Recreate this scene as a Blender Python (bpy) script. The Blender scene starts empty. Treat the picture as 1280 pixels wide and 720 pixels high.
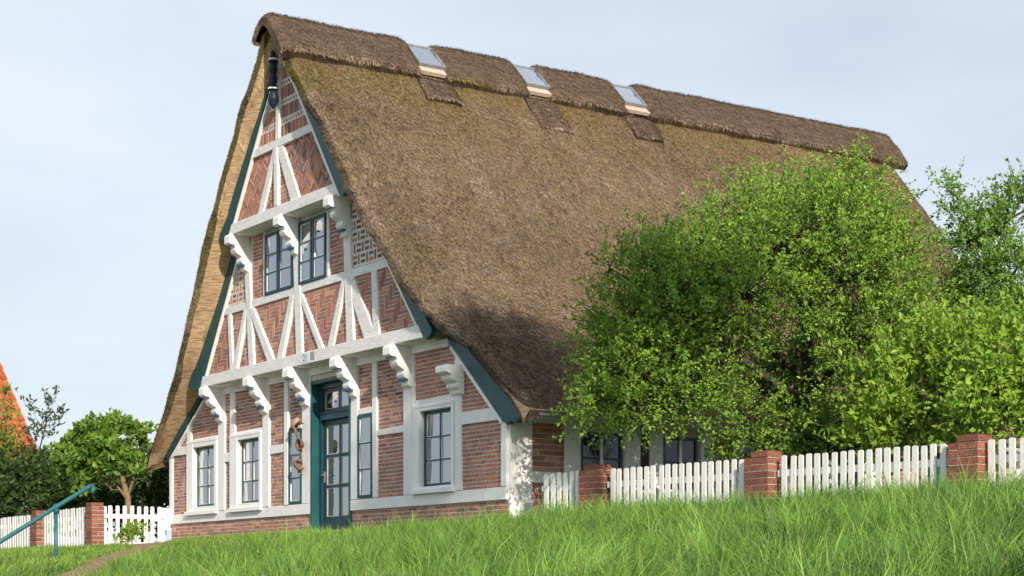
import bpy, bmesh, math, random
import numpy as np
from mathutils import Vector, noise as mnoise
random.seed(7); RNG = np.random.default_rng(11)
C = bpy.context.scene.collection
SC = bpy.context.scene
rad = math.radians

# ------------------------------------------------------------------ camera
F_PX = 2229.0; PHI = rad(33.8)
LAT = np.array([math.sin(PHI), math.cos(PHI)]); DEP = np.array([-math.cos(PHI), math.sin(PHI)])
CAM = np.array([20.134, -13.426]); CAMZ = -1.205
cam = bpy.data.cameras.new('camera'); camo = bpy.data.objects.new('camera', cam); C.objects.link(camo)
camo.location = (CAM[0], CAM[1], CAMZ)
camo.rotation_euler = (rad(90), 0, math.atan2(-DEP[0], DEP[1]))
cam.sensor_fit = 'HORIZONTAL'; cam.sensor_width = 36; cam.lens = F_PX/1280*36
cam.shift_y = 375/1280; cam.clip_end = 3000; cam.clip_start = .1
SC.camera = camo

def at(px, py, D):
    """the point seen at photograph pixel px, py at D metres"""
    p = CAM + (px-640)/F_PX*D*LAT + D*DEP
    return np.array([p[0], p[1], CAMZ + D*(735-py)/F_PX])

# ------------------------------------------------------------------ sky, sun, exposure
SUN_EL, SUN_AZ = 22, -16.5           # azimuth from +x towards +y (degrees)
w = bpy.data.worlds.new('World'); SC.world = w; w.use_nodes = True
nt = w.node_tree; N = nt.nodes; L = nt.links; bg = N['Background']
sky = N.new('ShaderNodeTexSky'); sky.sky_type = 'NISHITA'; sky.sun_disc = False
sky.sun_elevation = rad(SUN_EL); sky.sun_rotation = rad(90-SUN_AZ)
sky.air_density = 1.0; sky.dust_density = 1.4; sky.ozone_density = 1.0
tc = N.new('ShaderNodeTexCoord'); mp = N.new('ShaderNodeMapping'); mp.inputs['Scale'].default_value = (1.2, 1.2, 3.5)
mp.inputs['Rotation'].default_value = (0.1, 0.25, 0.6)
nz = N.new('ShaderNodeTexNoise'); nz.inputs['Scale'].default_value = 2.1; nz.inputs['Detail'].default_value = 5; nz.inputs['Roughness'].default_value = .5
rp = N.new('ShaderNodeValToRGB'); rp.color_ramp.elements[0].position = .36; rp.color_ramp.elements[1].position = .68
rp.color_ramp.elements[0].color = (.60, .60, .60, 1); rp.color_ramp.elements[1].color = (.97, .97, .97, 1)
mx = N.new('ShaderNodeMixRGB'); mx.inputs[2].default_value = (7.5, 8.25, 9.2, 1)     # thin high cloud veil
L.new(tc.outputs['Generated'], mp.inputs[0]); L.new(mp.outputs[0], nz.inputs[0]); L.new(nz.outputs[0], rp.inputs[0])
L.new(rp.outputs[0], mx.inputs[0]); L.new(sky.outputs[0], mx.inputs[1]); L.new(mx.outputs[0], bg.inputs[0])
bg.inputs[1].default_value = .093
sl = bpy.data.lights.new('sun', 'SUN'); sl.energy = 4.8; sl.angle = rad(.5); sl.color = (1, .89, .74)
so = bpy.data.objects.new('sun', sl); C.objects.link(so)
sd = Vector((math.cos(rad(SUN_AZ))*math.cos(rad(SUN_EL)), math.sin(rad(SUN_AZ))*math.cos(rad(SUN_EL)), math.sin(rad(SUN_EL))))
so.rotation_euler = sd.to_track_quat('Z', 'Y').to_euler(); so.location = (20, -20, 30)
vs = SC.view_settings; vs.view_transform = 'Standard'; vs.look = 'None'; vs.exposure = 0.25; vs.gamma = 1
vs.use_curve_mapping = False

# ------------------------------------------------------------------ materials
def mat_base(name):
    m = bpy.data.materials.new(name); m.use_nodes = True
    n = m.node_tree.nodes; return m, n, m.node_tree.links, n['Principled BSDF']
def noise_mat(name, c1, c2, scale=8, detail=6, rough=.8, bump=0., bscale=None, c3=None, c3scale=2., c3lo=.55, c3hi=.7, stretch=(1,1,1), spec=.3, lo=.35, hi=.68):
    m, n, l, p = mat_base(name)
    tc = n.new('ShaderNodeTexCoord'); mp = n.new('ShaderNodeMapping'); mp.inputs['Scale'].default_value = stretch
    l.new(tc.outputs['Object'], mp.inputs[0])
    a = n.new('ShaderNodeTexNoise'); a.inputs['Scale'].default_value = scale; a.inputs['Detail'].default_value = detail; a.inputs['Roughness'].default_value = .65
    l.new(mp.outputs[0], a.inputs[0])
    r = n.new('ShaderNodeValToRGB'); r.color_ramp.elements[0].position = lo; r.color_ramp.elements[1].position = hi
    r.color_ramp.elements[0].color = (*c1, 1); r.color_ramp.elements[1].color = (*c2, 1); l.new(a.outputs[0], r.inputs[0])
    out = r.outputs[0]
    if c3:
        b = n.new('ShaderNodeTexNoise'); b.inputs['Scale'].default_value = c3scale; b.inputs['Detail'].default_value = 5; b.inputs['Roughness'].default_value = .7
        l.new(mp.outputs[0], b.inputs[0])
        q = n.new('ShaderNodeValToRGB'); q.color_ramp.elements[0].position = c3lo; q.color_ramp.elements[1].position = c3hi; l.new(b.outputs[0], q.inputs[0])
        x = n.new('ShaderNodeMixRGB'); l.new(q.outputs[0], x.inputs[0]); l.new(out, x.inputs[1]); x.inputs[2].default_value = (*c3, 1); out = x.outputs[0]
    l.new(out, p.inputs['Base Color']); p.inputs['Roughness'].default_value = rough; p.inputs['Specular IOR Level'].default_value = spec
    if bump:
        bn = n.new('ShaderNodeTexNoise'); bn.inputs['Scale'].default_value = bscale or scale*3; bn.inputs['Detail'].default_value = 5
        l.new(mp.outputs[0], bn.inputs[0])
        bp = n.new('ShaderNodeBump'); bp.inputs['Strength'].default_value = bump; bp.inputs['Distance'].default_value = .01
        l.new(bn.outputs[0], bp.inputs['Height']); l.new(bp.outputs[0], p.inputs['Normal'])
    return m
def attr_mat(name, rough=.85, transl=0., spec=.25, nscale=60, namt=.35, bump=.3):
    m, n, l, p = mat_base(name)
    a = n.new('ShaderNodeAttribute'); a.attribute_name = 'Col'
    out = a.outputs['Color']
    if namt:
        tc = n.new('ShaderNodeTexCoord'); t = n.new('ShaderNodeTexNoise'); t.inputs['Scale'].default_value = nscale; t.inputs['Detail'].default_value = 4
        l.new(tc.outputs['Object'], t.inputs[0])
        mr = n.new('ShaderNodeMapRange'); mr.inputs['From Min'].default_value = .3; mr.inputs['From Max'].default_value = .7
        mr.inputs['To Min'].default_value = 1-namt; mr.inputs['To Max'].default_value = 1+namt; l.new(t.outputs[0], mr.inputs[0])
        v = n.new('ShaderNodeVectorMath'); v.operation = 'SCALE'; l.new(out, v.inputs[0]); l.new(mr.outputs[0], v.inputs['Scale']); out = v.outputs[0]
        if bump:
            bp = n.new('ShaderNodeBump'); bp.inputs['Strength'].default_value = bump; bp.inputs['Distance'].default_value = .006
            l.new(t.outputs[0], bp.inputs['Height']); l.new(bp.outputs[0], p.inputs['Normal'])
    l.new(out, p.inputs['Base Color']); p.inputs['Roughness'].default_value = rough; p.inputs['Specular IOR Level'].default_value = spec
    if transl:
        tr = n.new('ShaderNodeBsdfTranslucent'); ms = n.new('ShaderNodeMixShader'); ms.inputs[0].default_value = transl
        l.new(out, tr.inputs[0]); l.new(p.outputs[0], ms.inputs[1]); l.new(tr.outputs[0], ms.inputs[2])
        l.new(ms.outputs[0], n['Material Output'].inputs[0])
    return m
def brick_obj_mat(name, cols, nscale=45):
    """colour picked per brick object"""
    m, n, l, p = mat_base(name)
    oi = n.new('ShaderNodeObjectInfo'); r = n.new('ShaderNodeValToRGB'); e = r.color_ramp.elements
    e[0].position = 0; e[0].color = (*cols[0], 1); e[1].position = 1; e[1].color = (*cols[-1], 1)
    for i, c in enumerate(cols[1:-1]):
        q = e.new((i+1)/(len(cols)-1)); q.color = (*c, 1)
    l.new(oi.outputs['Random'], r.inputs[0])
    tc = n.new('ShaderNodeNewGeometry'); t = n.new('ShaderNodeTexNoise'); t.inputs['Scale'].default_value = nscale; t.inputs['Detail'].default_value = 5
    l.new(tc.outputs['Position'], t.inputs[0])
    mr = n.new('ShaderNodeMapRange'); mr.inputs['From Min'].default_value = .3; mr.inputs['From Max'].default_value = .7
    mr.inputs['To Min'].default_value = .6; mr.inputs['To Max'].default_value = 1.4; l.new(t.outputs[0], mr.inputs[0])
    v = n.new('ShaderNodeVectorMath'); v.operation = 'SCALE'; l.new(r.outputs[0], v.inputs[0]); l.new(mr.outputs[0], v.inputs['Scale'])
    l.new(v.outputs[0], p.inputs['Base Color']); p.inputs['Roughness'].default_value = .9; p.inputs['Specular IOR Level'].default_value = .2
    bp = n.new('ShaderNodeBump'); bp.inputs['Strength'].default_value = .5; bp.inputs['Distance'].default_value = .006
    l.new(t.outputs[0], bp.inputs['Height']); l.new(bp.outputs[0], p.inputs['Normal'])
    return m
def glass_mat(name, tint=(.8, .86, .88), fac=.22, ior=1.6):
    m, n, l, p = mat_base(name); n.remove(p)
    t = n.new('ShaderNodeBsdfTransparent'); t.inputs[0].default_value = (*tint, 1)
    g = n.new('ShaderNodeBsdfGlossy'); g.inputs['Roughness'].default_value = .03; g.inputs[0].default_value = (.95, .97, 1, 1)
    tc = n.new('ShaderNodeTexCoord'); z = n.new('ShaderNodeTexNoise'); z.inputs['Scale'].default_value = 5
    bp = n.new('ShaderNodeBump'); bp.inputs['Strength'].default_value = .12; bp.inputs['Distance'].default_value = .02
    l.new(tc.outputs['Object'], z.inputs[0]); l.new(z.outputs[0], bp.inputs['Height']); l.new(bp.outputs[0], g.inputs['Normal'])
    f = n.new('ShaderNodeFresnel'); f.inputs[0].default_value = ior
    ad = n.new('ShaderNodeMath'); ad.operation = 'ADD'; ad.use_clamp = True; ad.inputs[1].default_value = fac; l.new(f.outputs[0], ad.inputs[0])
    ms = n.new('ShaderNodeMixShader'); l.new(ad.outputs[0], ms.inputs[0]); l.new(t.outputs[0], ms.inputs[1]); l.new(g.outputs[0], ms.inputs[2])
    l.new(ms.outputs[0], n['Material Output'].inputs[0]); return m

M = {}
M['white'] = noise_mat('white_limewash', (.77, .77, .77), (.87, .87, .87), 9, rough=.75, bump=.6, bscale=34, c3=(.48, .46, .43), c3scale=13, c3lo=.60, c3hi=.75, stretch=(1.5, 1.5, .4))
M['white_old'] = noise_mat('weathered_white_paint', (.70, .70, .70), (.83, .83, .83), 11, rough=.75, bump=.6, bscale=35, c3=(.34, .32, .29), c3scale=16, c3lo=.575, c3hi=.72, stretch=(.7, .7, 1.5))
M['white_clean'] = noise_mat('white_window_paint', (.80, .80, .80), (.88, .88, .88), 6, rough=.45, bump=.1)
M['fence'] = noise_mat('white_fence_paint', (.70, .70, .69), (.82, .82, .81), 14, rough=.6, bump=.3, bscale=60, c3=(.45, .44, .40), c3scale=11, c3lo=.62, c3hi=.78, stretch=(1, 1, .4))
M['teal'] = noise_mat('dark_teal_paint', (.004, .055, .062), (.007, .085, .09), 7, rough=.42, bump=.15, spec=.4)
M['teal_green'] = noise_mat('green_teal_paint', (.005, .062, .066), (.008, .088, .09), 7, rough=.45, bump=.15, spec=.4)
M['navy'] = noise_mat('dark_navy_paint', (.006, .034, .056), (.008, .052, .074), 7, rough=.4, bump=.1, spec=.4)
M['bluep'] = noise_mat('blue_band_paint', (.02, .07, .20), (.04, .12, .30), 12, rough=.5)
M['finial'] = noise_mat('finial_paint', (.006, .012, .03), (.012, .03, .055), 12, rough=.5)
M['rail_teal'] = noise_mat('handrail_paint', (.012, .095, .115), (.022, .14, .16), 10, rough=.4, bump=.15, spec=.5, c3=(.10, .10, .08), c3scale=14, c3lo=.66, c3hi=.76)
M['mortar'] = noise_mat('lime_mortar', (.60, .56, .52), (.76, .72, .68), 16, rough=.95, bump=.6, bscale=90)
M['mortar_d'] = noise_mat('grey_mortar', (.34, .30, .26), (.52, .47, .41), 22, rough=.95, bump=.6, bscale=90)
M['brick'] = attr_mat('facade_brick', rough=.9, nscale=38, namt=.22, bump=.25)
RED = [(.39, .175, .12), (.43, .20, .14), (.34, .15, .11), (.47, .24, .17), (.28, .145, .125), (.40, .18, .13), (.36, .18, .145), (.45, .26, .19)]
M['brick_o'] = brick_obj_mat('house_brick', RED)
M['brick_p'] = brick_obj_mat('pillar_brick', [(.20, .075, .055), (.27, .10, .065), (.16, .068, .055), (.23, .085, .06), (.29, .13, .085)])
M['thatch'] = noise_mat('thatch_reed', (.10, .066, .040), (.27, .185, .115), 26, detail=8, rough=.95, bump=1.0, bscale=70, c3=(.17, .15, .04), c3scale=1.3, c3lo=.60, c3hi=.74, spec=.1)
M['straw'] = attr_mat('reed_straw', rough=.9, namt=0, bump=0, spec=.12)
M['reed_cut'] = noise_mat('reed_cut_face', (.26, .16, .085), (.72, .53, .34), 7, detail=8, rough=.9, bump=.45, bscale=22, c3=(.22, .12, .06), c3scale=4, c3lo=.58, c3hi=.75, stretch=(.8, .8, 8), spec=.1)
M['glass'] = glass_mat('window_glass', fac=.33)
M['glass_d'] = glass_mat('dark_glass', tint=(.5, .55, .6), fac=.02, ior=1.3)
M['skyglass'] = glass_mat('skylight_glass', tint=(.8, .82, .84), fac=.62)
M['curtain'] = noise_mat('net_curtain', (.42, .46, .47), (.62, .66, .67), 5, rough=.9, stretch=(6, 6, .6))
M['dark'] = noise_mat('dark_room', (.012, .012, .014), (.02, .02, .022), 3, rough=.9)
M['lead'] = noise_mat('grey_metal', (.16, .17, .18), (.26, .27, .28), 12, rough=.45, spec=.5)
M['zinc'] = noise_mat('pale_zinc', (.42, .42, .42), (.58, .58, .57), 9, rough=.45, spec=.5, c3=(.25, .24, .22), c3scale=6, c3lo=.6, c3hi=.75)
M['pinkboard'] = noise_mat('pale_flashing', (.45, .34, .28), (.58, .46, .40), 10, rough=.7)
M['maroon'] = noise_mat('dark_red_board', (.05, .012, .012), (.08, .02, .018), 8, rough=.6)
M['bark'] = noise_mat('dark_bark', (.035, .027, .022), (.085, .068, .055), 14, rough=.95, bump=.8, bscale=40, stretch=(1, 1, .35))
M['bark_l'] = noise_mat('pale_bark', (.16, .11, .065), (.29, .21, .13), 14, rough=.95, bump=.6, bscale=40, stretch=(1, 1, .35))
M['leaf'] = attr_mat('leaf', rough=.45, transl=.28, spec=.35, namt=0, bump=0)
M['grass'] = attr_mat('grass_blade', rough=.5, transl=.22, spec=.3, namt=0, bump=0)
M['soil'] = noise_mat('ground_turf', (.030, .045, .012), (.075, .095, .028), 5, rough=.95, bump=.8, bscale=25, c3=(.10, .075, .04), c3scale=1.2, c3lo=.62, c3hi=.78)
M['path'] = noise_mat('trodden_earth', (.20, .125, .07), (.36, .24, .145), 6, rough=.95, bump=.8, bscale=30, c3=(.13, .10, .05), c3scale=3)
M['tile'] = brick_obj_mat('roof_tile', [(.42, .12, .045), (.52, .17, .065), (.36, .10, .045), (.46, .15, .07), (.30, .12, .06)], 12)
M['plate'] = noise_mat('enamel_plate', (.68, .72, .74), (.76, .80, .82), 5, rough=.3)
M['plate_g'] = noise_mat('plate_grey', (.30, .29, .26), (.38, .36, .33), 8, rough=.5)
M['digit'] = noise_mat('digit_blue', (.03, .16, .36), (.05, .22, .45), 5, rough=.4)
M['drift'] = noise_mat('driftwood', (.13, .075, .05), (.27, .165, .11), 20, rough=.9, bump=.6, bscale=60)
M['drift_l'] = noise_mat('pale_driftwood', (.36, .27, .18), (.55, .44, .32), 20, rough=.9, bump=.5, bscale=60)
M['puff'] = noise_mat('seed_head', (.62, .62, .58), (.74, .74, .70), 30, rough=.9)
M['stem'] = noise_mat('stem_green', (.10, .17, .05), (.16, .22, .08), 20, rough=.8)

# ------------------------------------------------------------------ helpers
def tag(o, label=None, cat=None, group=None, kind=None):
    if label: o['label'] = label
    if cat: o['category'] = cat
    if group: o['group'] = group
    if kind: o['kind'] = kind
    return o
def thing(name, label, cat, loc=(0, 0, 0), group=None):
    o = bpy.data.objects.new(name, None); C.objects.link(o); o.location = loc; o.empty_display_size = .2
    return tag(o, label, cat, group)
def link(name, me, parent=None, loc=None):
    o = bpy.data.objects.new(name, me); C.objects.link(o)
    if parent is not None:
        o.parent = parent
        if parent.parent is None and parent.type == 'EMPTY': o.matrix_parent_inverse = parent_inv(parent)
        else: o.matrix_parent_inverse = INV.get(parent.name, Mx()).copy()
    if loc is not None: o.location = loc
    return o
from mathutils import Matrix
def Mx(): return Matrix.Identity(4)
INV = {}
def world_of(o):
    m = Matrix.Translation(o.location) @ o.rotation_euler.to_matrix().to_4x4() @ Matrix.Diagonal((*o.scale, 1))
    return (world_of(o.parent) @ o.matrix_parent_inverse @ m) if o.parent else m
def parent_inv(p): return world_of(p).inverted()
def child(o, parent):
    o.parent = parent; o.matrix_parent_inverse = parent_inv(parent); return o
def meshobj(name, V, Fc, mat, parent=None, smooth=False, cols=None, mats=None, fm=None):
    me = bpy.data.meshes.new(name); me.from_pydata([tuple(map(float, v)) for v in V], [], [tuple(f) for f in Fc])
    for m_ in (mats or [mat]): me.materials.append(m_)
    if fm is not None: me.polygons.foreach_set('material_index', fm)
    if smooth: me.polygons.foreach_set('use_smooth', [True]*len(me.polygons))
    if cols is not None:
        a = me.color_attributes.new('Col', 'FLOAT_COLOR', 'POINT'); c = np.ones((len(V), 4)); c[:, :3] = cols; a.data.foreach_set('color', c.ravel())
    me.update()
    o = bpy.data.objects.new(name, me); C.objects.link(o)
    if parent is not None: child(o, parent)
    return o
def bigmesh(name, V, loops, nper, mat, parent=None, cols=None, smooth=False, mats=None, fm=None):
    """V (n,3) array, loops flat index array, nper verts per polygon (array)"""
    me = bpy.data.meshes.new(name); V = np.asarray(V, dtype=np.float32); loops = np.asarray(loops, dtype=np.int32); nper = np.asarray(nper, dtype=np.int32)
    me.vertices.add(len(V)); me.vertices.foreach_set('co', V.ravel()); me.loops.add(len(loops)); me.loops.foreach_set('vertex_index', loops)
    me.polygons.add(len(nper)); st = np.concatenate([[0], np.cumsum(nper)[:-1]]).astype(np.int32)
    me.polygons.foreach_set('loop_start', st)
    for m_ in (mats or [mat]): me.materials.append(m_)
    if fm is not None: me.polygons.foreach_set('material_index', np.asarray(fm, dtype=np.int32))
    me.update(calc_edges=True)
    me.polygons.foreach_set('use_smooth', [bool(smooth)]*len(nper))
    if cols is not None:
        a = me.color_attributes.new('Col', 'FLOAT_COLOR', 'POINT'); c = np.ones((len(V), 4), dtype=np.float32); c[:, :3] = cols; a.data.foreach_set('color', c.ravel())
    o = bpy.data.objects.new(name, me); C.objects.link(o)
    if parent is not None: child(o, parent)
    return o
class MB:
    def __init__(s): s.V = []; s.F = []; s.fm = []
    def add(s, V, Fc, k=0):
        b = len(s.V); s.V += [tuple(v) for v in V]; s.F += [tuple(i+b for i in f) for f in Fc]; s.fm += [k]*len(Fc); return s
    def box(s, x0, x1, y0, y1, z0, z1, k=0):
        V = [(x, y, z) for z in (z0, z1) for y in (y0, y1) for x in (x0, x1)]
        return s.add(V, [(0, 2, 3, 1), (4, 5, 7, 6), (0, 1, 5, 4), (2, 6, 7, 3), (0, 4, 6, 2), (1, 3, 7, 5)], k)
    def prism(s, poly, y0, y1, k=0):
        """poly of (x, z), extruded from y0 (front) to y1 (back)"""
        n = len(poly); ar = sum(poly[i][0]*poly[(i+1) % n][1]-poly[(i+1) % n][0]*poly[i][1] for i in range(n))
        if ar < 0: poly = poly[::-1]
        V = [(x, y0, z) for x, z in poly]+[(x, y1, z) for x, z in poly]
        Fc = [tuple(range(n)), tuple(range(2*n-1, n-1, -1))]+[(i, i+n, (i+1) % n+n, (i+1) % n) for i in range(n)]
        return s.add(V, Fc, k)
    def prismx(s, poly, x0, x1, k=0):
        """poly of (y, z), extruded along x"""
        n = len(poly); V = [(x0, y, z) for y, z in poly]+[(x1, y, z) for y, z in poly]
        ar = sum(poly[i][0]*poly[(i+1) % n][1]-poly[(i+1) % n][0]*poly[i][1] for i in range(n))
        Fc = [tuple(range(n)), tuple(range(2*n-1, n-1, -1))]+[(i, i+n, (i+1) % n+n, (i+1) % n) for i in range(n)]
        if ar > 0: Fc = [f[::-1] for f in Fc]
        return s.add(V, Fc, k)
    def tube(s, P, R, n=8, k=0, cap=True):
        P = [Vector(p) for p in P]; rings = []; b = len(s.V); up = Vector((.3, .2, 1)).normalized()
        for i, p in enumerate(P):
            t = (P[min(i+1, len(P)-1)]-P[max(i-1, 0)]).normalized()
            a = t.cross(up if abs(t.dot(up)) < .95 else Vector((1, 0, 0))).normalized(); c = t.cross(a)
            r = R[i] if hasattr(R, '__len__') else R
            for j in range(n):
                q = 2*math.pi*j/n; s.V.append(tuple(p+(a*math.cos(q)+c*math.sin(q))*r))
        for i in range(len(P)-1):
            for j in range(n):
                s.F.append((b+i*n+j, b+i*n+(j+1) % n, b+(i+1)*n+(j+1) % n, b+(i+1)*n+j)); s.fm.append(k)
        if cap:
            s.F.append(tuple(b+j for j in range(n))[::-1]); s.F.append(tuple(b+(len(P)-1)*n+j for j in range(n))); s.fm += [k, k]
        return s
    def lathe(s, c, prof, n=12, k=0):
        b = len(s.V)
        for r, z in prof:
            for j in range(n):
                q = 2*math.pi*j/n; s.V.append((c[0]+r*math.cos(q), c[1]+r*math.sin(q), c[2]+z))
        for i in range(len(prof)-1):
            for j in range(n):
                s.F.append((b+i*n+j, b+i*n+(j+1) % n, b+(i+1)*n+(j+1) % n, b+(i+1)*n+j)); s.fm.append(k)
        s.F.append(tuple(b+j for j in range(n))[::-1]); s.F.append(tuple(b+(len(prof)-1)*n+j for j in range(n))); s.fm += [k, k]
        return s
    def build(s, name, mat, parent=None, smooth=False, bevel=0, mats=None):
        o = meshobj(name, s.V, s.F, mat, parent, smooth, mats=mats, fm=s.fm if mats else None)
        if bevel:
            m = o.modifiers.new('bevel', 'BEVEL'); m.width = bevel; m.segments = 1; m.limit_method = 'ANGLE'
        return o
def fbm(p, sc, oct=3):
    v = 0; a = 1
    for _ in range(oct):
        v += a*mnoise.noise(Vector(p)*sc); a *= .5; sc *= 2
    return v
def sstep(a, b, x):
    t = np.clip((np.asarray(x, dtype=float)-a)/(b-a), 0, 1); return t*t*(3-2*t)

# ------------------------------------------------------------------ ground
def ground_z(x, y):
    x = np.asarray(x, dtype=float); y = np.asarray(y, dtype=float)
    g = .100 + .048*sstep(-5, 4.5, x)
    fy = np.clip(-(y+.3), 0, None)
    base = -.39-.05*sstep(-8, 3, x)
    z = base - g*np.sqrt(fy*fy+.16)+g*.4 - .010*np.clip(fy-8, 0, 30)**1.35
    mound = np.sin(x*2.3+y*1.1)*np.cos(y*2.0-x*.9)+.8*np.sin(x*4.1-y*2.7+1)*np.cos(y*3.3+x*1.3)
    z = z + (.035*np.sin(x*.9+y*.6)*np.cos(y*.8-x*.35)+.035*mound*sstep(-4, 2, x))*sstep(.2, 1.6, fy)
    return np.maximum(z, -4.2)
gx = np.concatenate([np.linspace(-700, -32, 14), np.arange(-30, 24, .5), np.linspace(26, 700, 14)])
gy = np.concatenate([np.linspace(-700, -24, 12), np.arange(-22, 6, .4), np.linspace(8, 700, 14)])
GX, GY = np.meshgrid(gx, gy, indexing='ij'); GZ = ground_z(GX, GY)
V = np.stack([GX, GY, GZ], -1).reshape(-1, 3); ny = len(gy)
ii, jj = np.meshgrid(np.arange(len(gx)-1), np.arange(ny-1), indexing='ij'); q = (ii*ny+jj).ravel()
loops = np.stack([q, q+ny, q+ny+1, q+1], -1).ravel()
o = bigmesh('ground', V, loops, np.full(len(q), 4), M['soil'], smooth=True); tag(o, 'grassy dike slope and garden ground around the house', None, None, 'structure')
# earth path from the gate down the slope
PATH = [(-11.6, -.72, .42), (-9.7, -1.15, .45), (-7.9, -1.9, .45), (-6.0, -2.8, .40), (-3.9, -3.95, .34), (-2.3, -4.85, .34), (-.6, -5.8, .36), (1.4, -6.8, .4)]
def path_pt(t):
    t = np.clip(t, 0, len(PATH)-1.001); i = int(t); f = t-i; a, b = np.array(PATH[i]), np.array(PATH[i+1]); return a*(1-f)+b*f
PV = []; PF = []; NP_ = 60; PW = 8
for i in range(NP_+1):
    c = path_pt(i/NP_*(len(PATH)-1)); c2 = path_pt(min(i/NP_*(len(PATH)-1)+.1, len(PATH)-1.01)); c1 = path_pt(max(i/NP_*(len(PATH)-1)-.1, 0))
    d = c2[:2]-c1[:2]; d /= np.linalg.norm(d); n_ = np.array([-d[1], d[0]])
    for j in range(PW+1):
        u = j/PW*2-1; wv = c[2]*(1+.25*fbm((i*.3, 0, 0 if u < 0 else 5), 1.))
        p = c[:2]+n_*u*wv; PV.append((p[0], p[1], float(ground_z(p[0], p[1]))+.03-.025*abs(u)**3 + .012*fbm((p[0], p[1], 0), 3)))
for i in range(NP_):
    for j in range(PW):
        a = i*(PW+1)+j; PF.append((a, a+1, a+PW+2, a+PW+1))
o = meshobj('path', PV, PF, M['path'], smooth=True); tag(o, None, None, None, 'structure')
PATHXY = np.array([path_pt(t)[:2] for t in np.linspace(0, len(PATH)-1, 120)])

# ------------------------------------------------------------------ the farmhouse
H = thing('thatched_farmhouse', 'old half timbered brick farmhouse with white beams and a huge thatched roof', 'house', (0, 0, -.5))
XC = -5.68; J1, J2 = .28, .55
TW0L, TW0R = [(4.25, 2.24), (5.75, 1.28)], [(4.27, 2.24), (5.6, 1.06)]
TW1L, TW1R = [(2.02, 4.76), (3.70, 2.38)], [(2.02, 4.76), (3.98, 2.38)]
TW2 = [(0, 7.42), (1.97, 4.74)]
# outer thatch surface, height over distance from the ridge line
PD = np.array([0, .25, .45, .8, 1.25, 1.72, 2.15, 2.6, 3.15, 3.8, 4.65, 5.3, 5.85, 6.3])
PZ = np.array([7.80, 7.64, 7.42, 6.97, 6.46, 5.92, 5.34, 4.73, 4.02, 3.28, 2.45, 1.95, 1.52, 1.17])
def zo(d): return np.interp(np.abs(d), PD, PZ)
def thick(d): return np.interp(np.abs(d), [0, .6, 2, 4.2, 4.65, 5.5, 6.3], [.42, .42, .42, .36, .27, .12, .04])
def yfront(z, side=-1):
    if side < 0: return np.interp(z, [1.1, 2.0, 3.2, 4.7, 8.2], [-.34, -.48, -.68, -.82, -.86])
    return np.interp(z, [1.1, 2.2, 2.5, 3.2, 4.7, 8.2], [-.10, -.20, -.42, -.58, -.76, -.86])
def ywall(z): return np.interp(z, [1.0, 2.4, 2.7, 4.6, 5.0, 8], [-.03, -.04, -.29, -.30, -.54, -.56])
YB = 12.6

# --- brick laying: patterns give (cx, cz, w, h, angle); every brick is clipped to its panel
def clip_poly(P, Q):
    """Sutherland-Hodgman: P clipped by convex Q (counter-clockwise)"""
    for i in range(len(Q)):
        a, b = Q[i], Q[(i+1) % len(Q)]; ex, ez = b[0]-a[0], b[1]-a[1]; R = []
        def sd(p): return ex*(p[1]-a[1])-ez*(p[0]-a[0])
        for k in range(len(P)):
            p, r = P[k], P[(k+1) % len(P)]; sp, sr = sd(p), sd(r)
            if sp >= 0: R.append(p)
            if (sp >= 0) != (sr >= 0):
                t = sp/(sp-sr); R.append((p[0]+t*(r[0]-p[0]), p[1]+t*(r[1]-p[1])))
        P = R
        if len(P) < 3: return []
    return P
def area(P): return .5*sum(P[i][0]*P[(i+1) % len(P)][1]-P[(i+1) % len(P)][0]*P[i][1] for i in range(len(P)))
BL, BH, JT = .198, .046, .0135
def pat_bond(x0, x1, z0, z1):
    r = 0; z = z0
    while z < z1:
        x = x0-[.0, .16, .05, .11][r % 4]-random.uniform(0, .02); k = r
        while x < x1:
            wd = BL if (k % 3) else .095
            if random.random() < .08: wd = .095
            yield (x+wd/2, z+BH/2, wd, BH, 0); x += wd+JT; k += 1
        z += BH+JT; r += 1
def pat_herring(x0, x1, z0, z1):
    """upright herringbone: horizontal and vertical bricks in zigzags"""
    u = BH+JT; n = 4
    for i in range(int((x0-4)/u)-20, int((x1)/u)+20):
        for j in range(int((z0)/u)-20, int((z1)/u)+20):
            m = (i-j) % (2*n)
            if m == 0:
                cx, cz = i*u+(n*u-JT)/2, j*u+BH/2
                if x0-.3 < cx < x1+.3 and z0-.3 < cz < z1+.3: yield (cx, cz, n*u-JT, BH, 0)
            elif m == n:
                pass
    for i in range(int((x0-4)/u)-20, int((x1)/u)+20):
        for j in range(int((z0)/u)-20, int((z1)/u)+20):
            if (i-j) % (2*n) == 2*n-1:
                cx, cz = i*u+BH/2, j*u+(n*u-JT)/2
                if x0-.3 < cx < x1+.3 and z0-.3 < cz < z1+.3: yield (cx, cz, BH, n*u-JT, 0)
def pat_rot(base, ang, sc=1.):
    def f(x0, x1, z0, z1):
        cx, cz = (x0+x1)/2, (z0+z1)/2; R = .75*math.hypot(x1-x0, z1-z0)
        c, s = math.cos(ang), math.sin(ang)
        for bx, bz, w_, h_, a in base(-R, R, -R, R):
            yield (cx+(bx*c-bz*s)*sc, cz+(bx*s+bz*c)*sc, w_*sc, h_*sc, a+ang)
    return f
def pat_basket(x0, x1, z0, z1):
    """pairs of flat bricks between single upright bricks, wide pale joints"""
    cw = .255; z = z0-.12; r = 0
    ch = .178
    while z < z1:
        x = x0-.1-(r % 2)*cw/2
        while x < x1:
            yield (x+.068, z+.026, .128, .046, 0); yield (x+.068, z+.112, .128, .046, 0)
            yield (x+.148+.046, z+.068, .034, .138, 0); x += cw
        z += ch; r += 1
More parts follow.
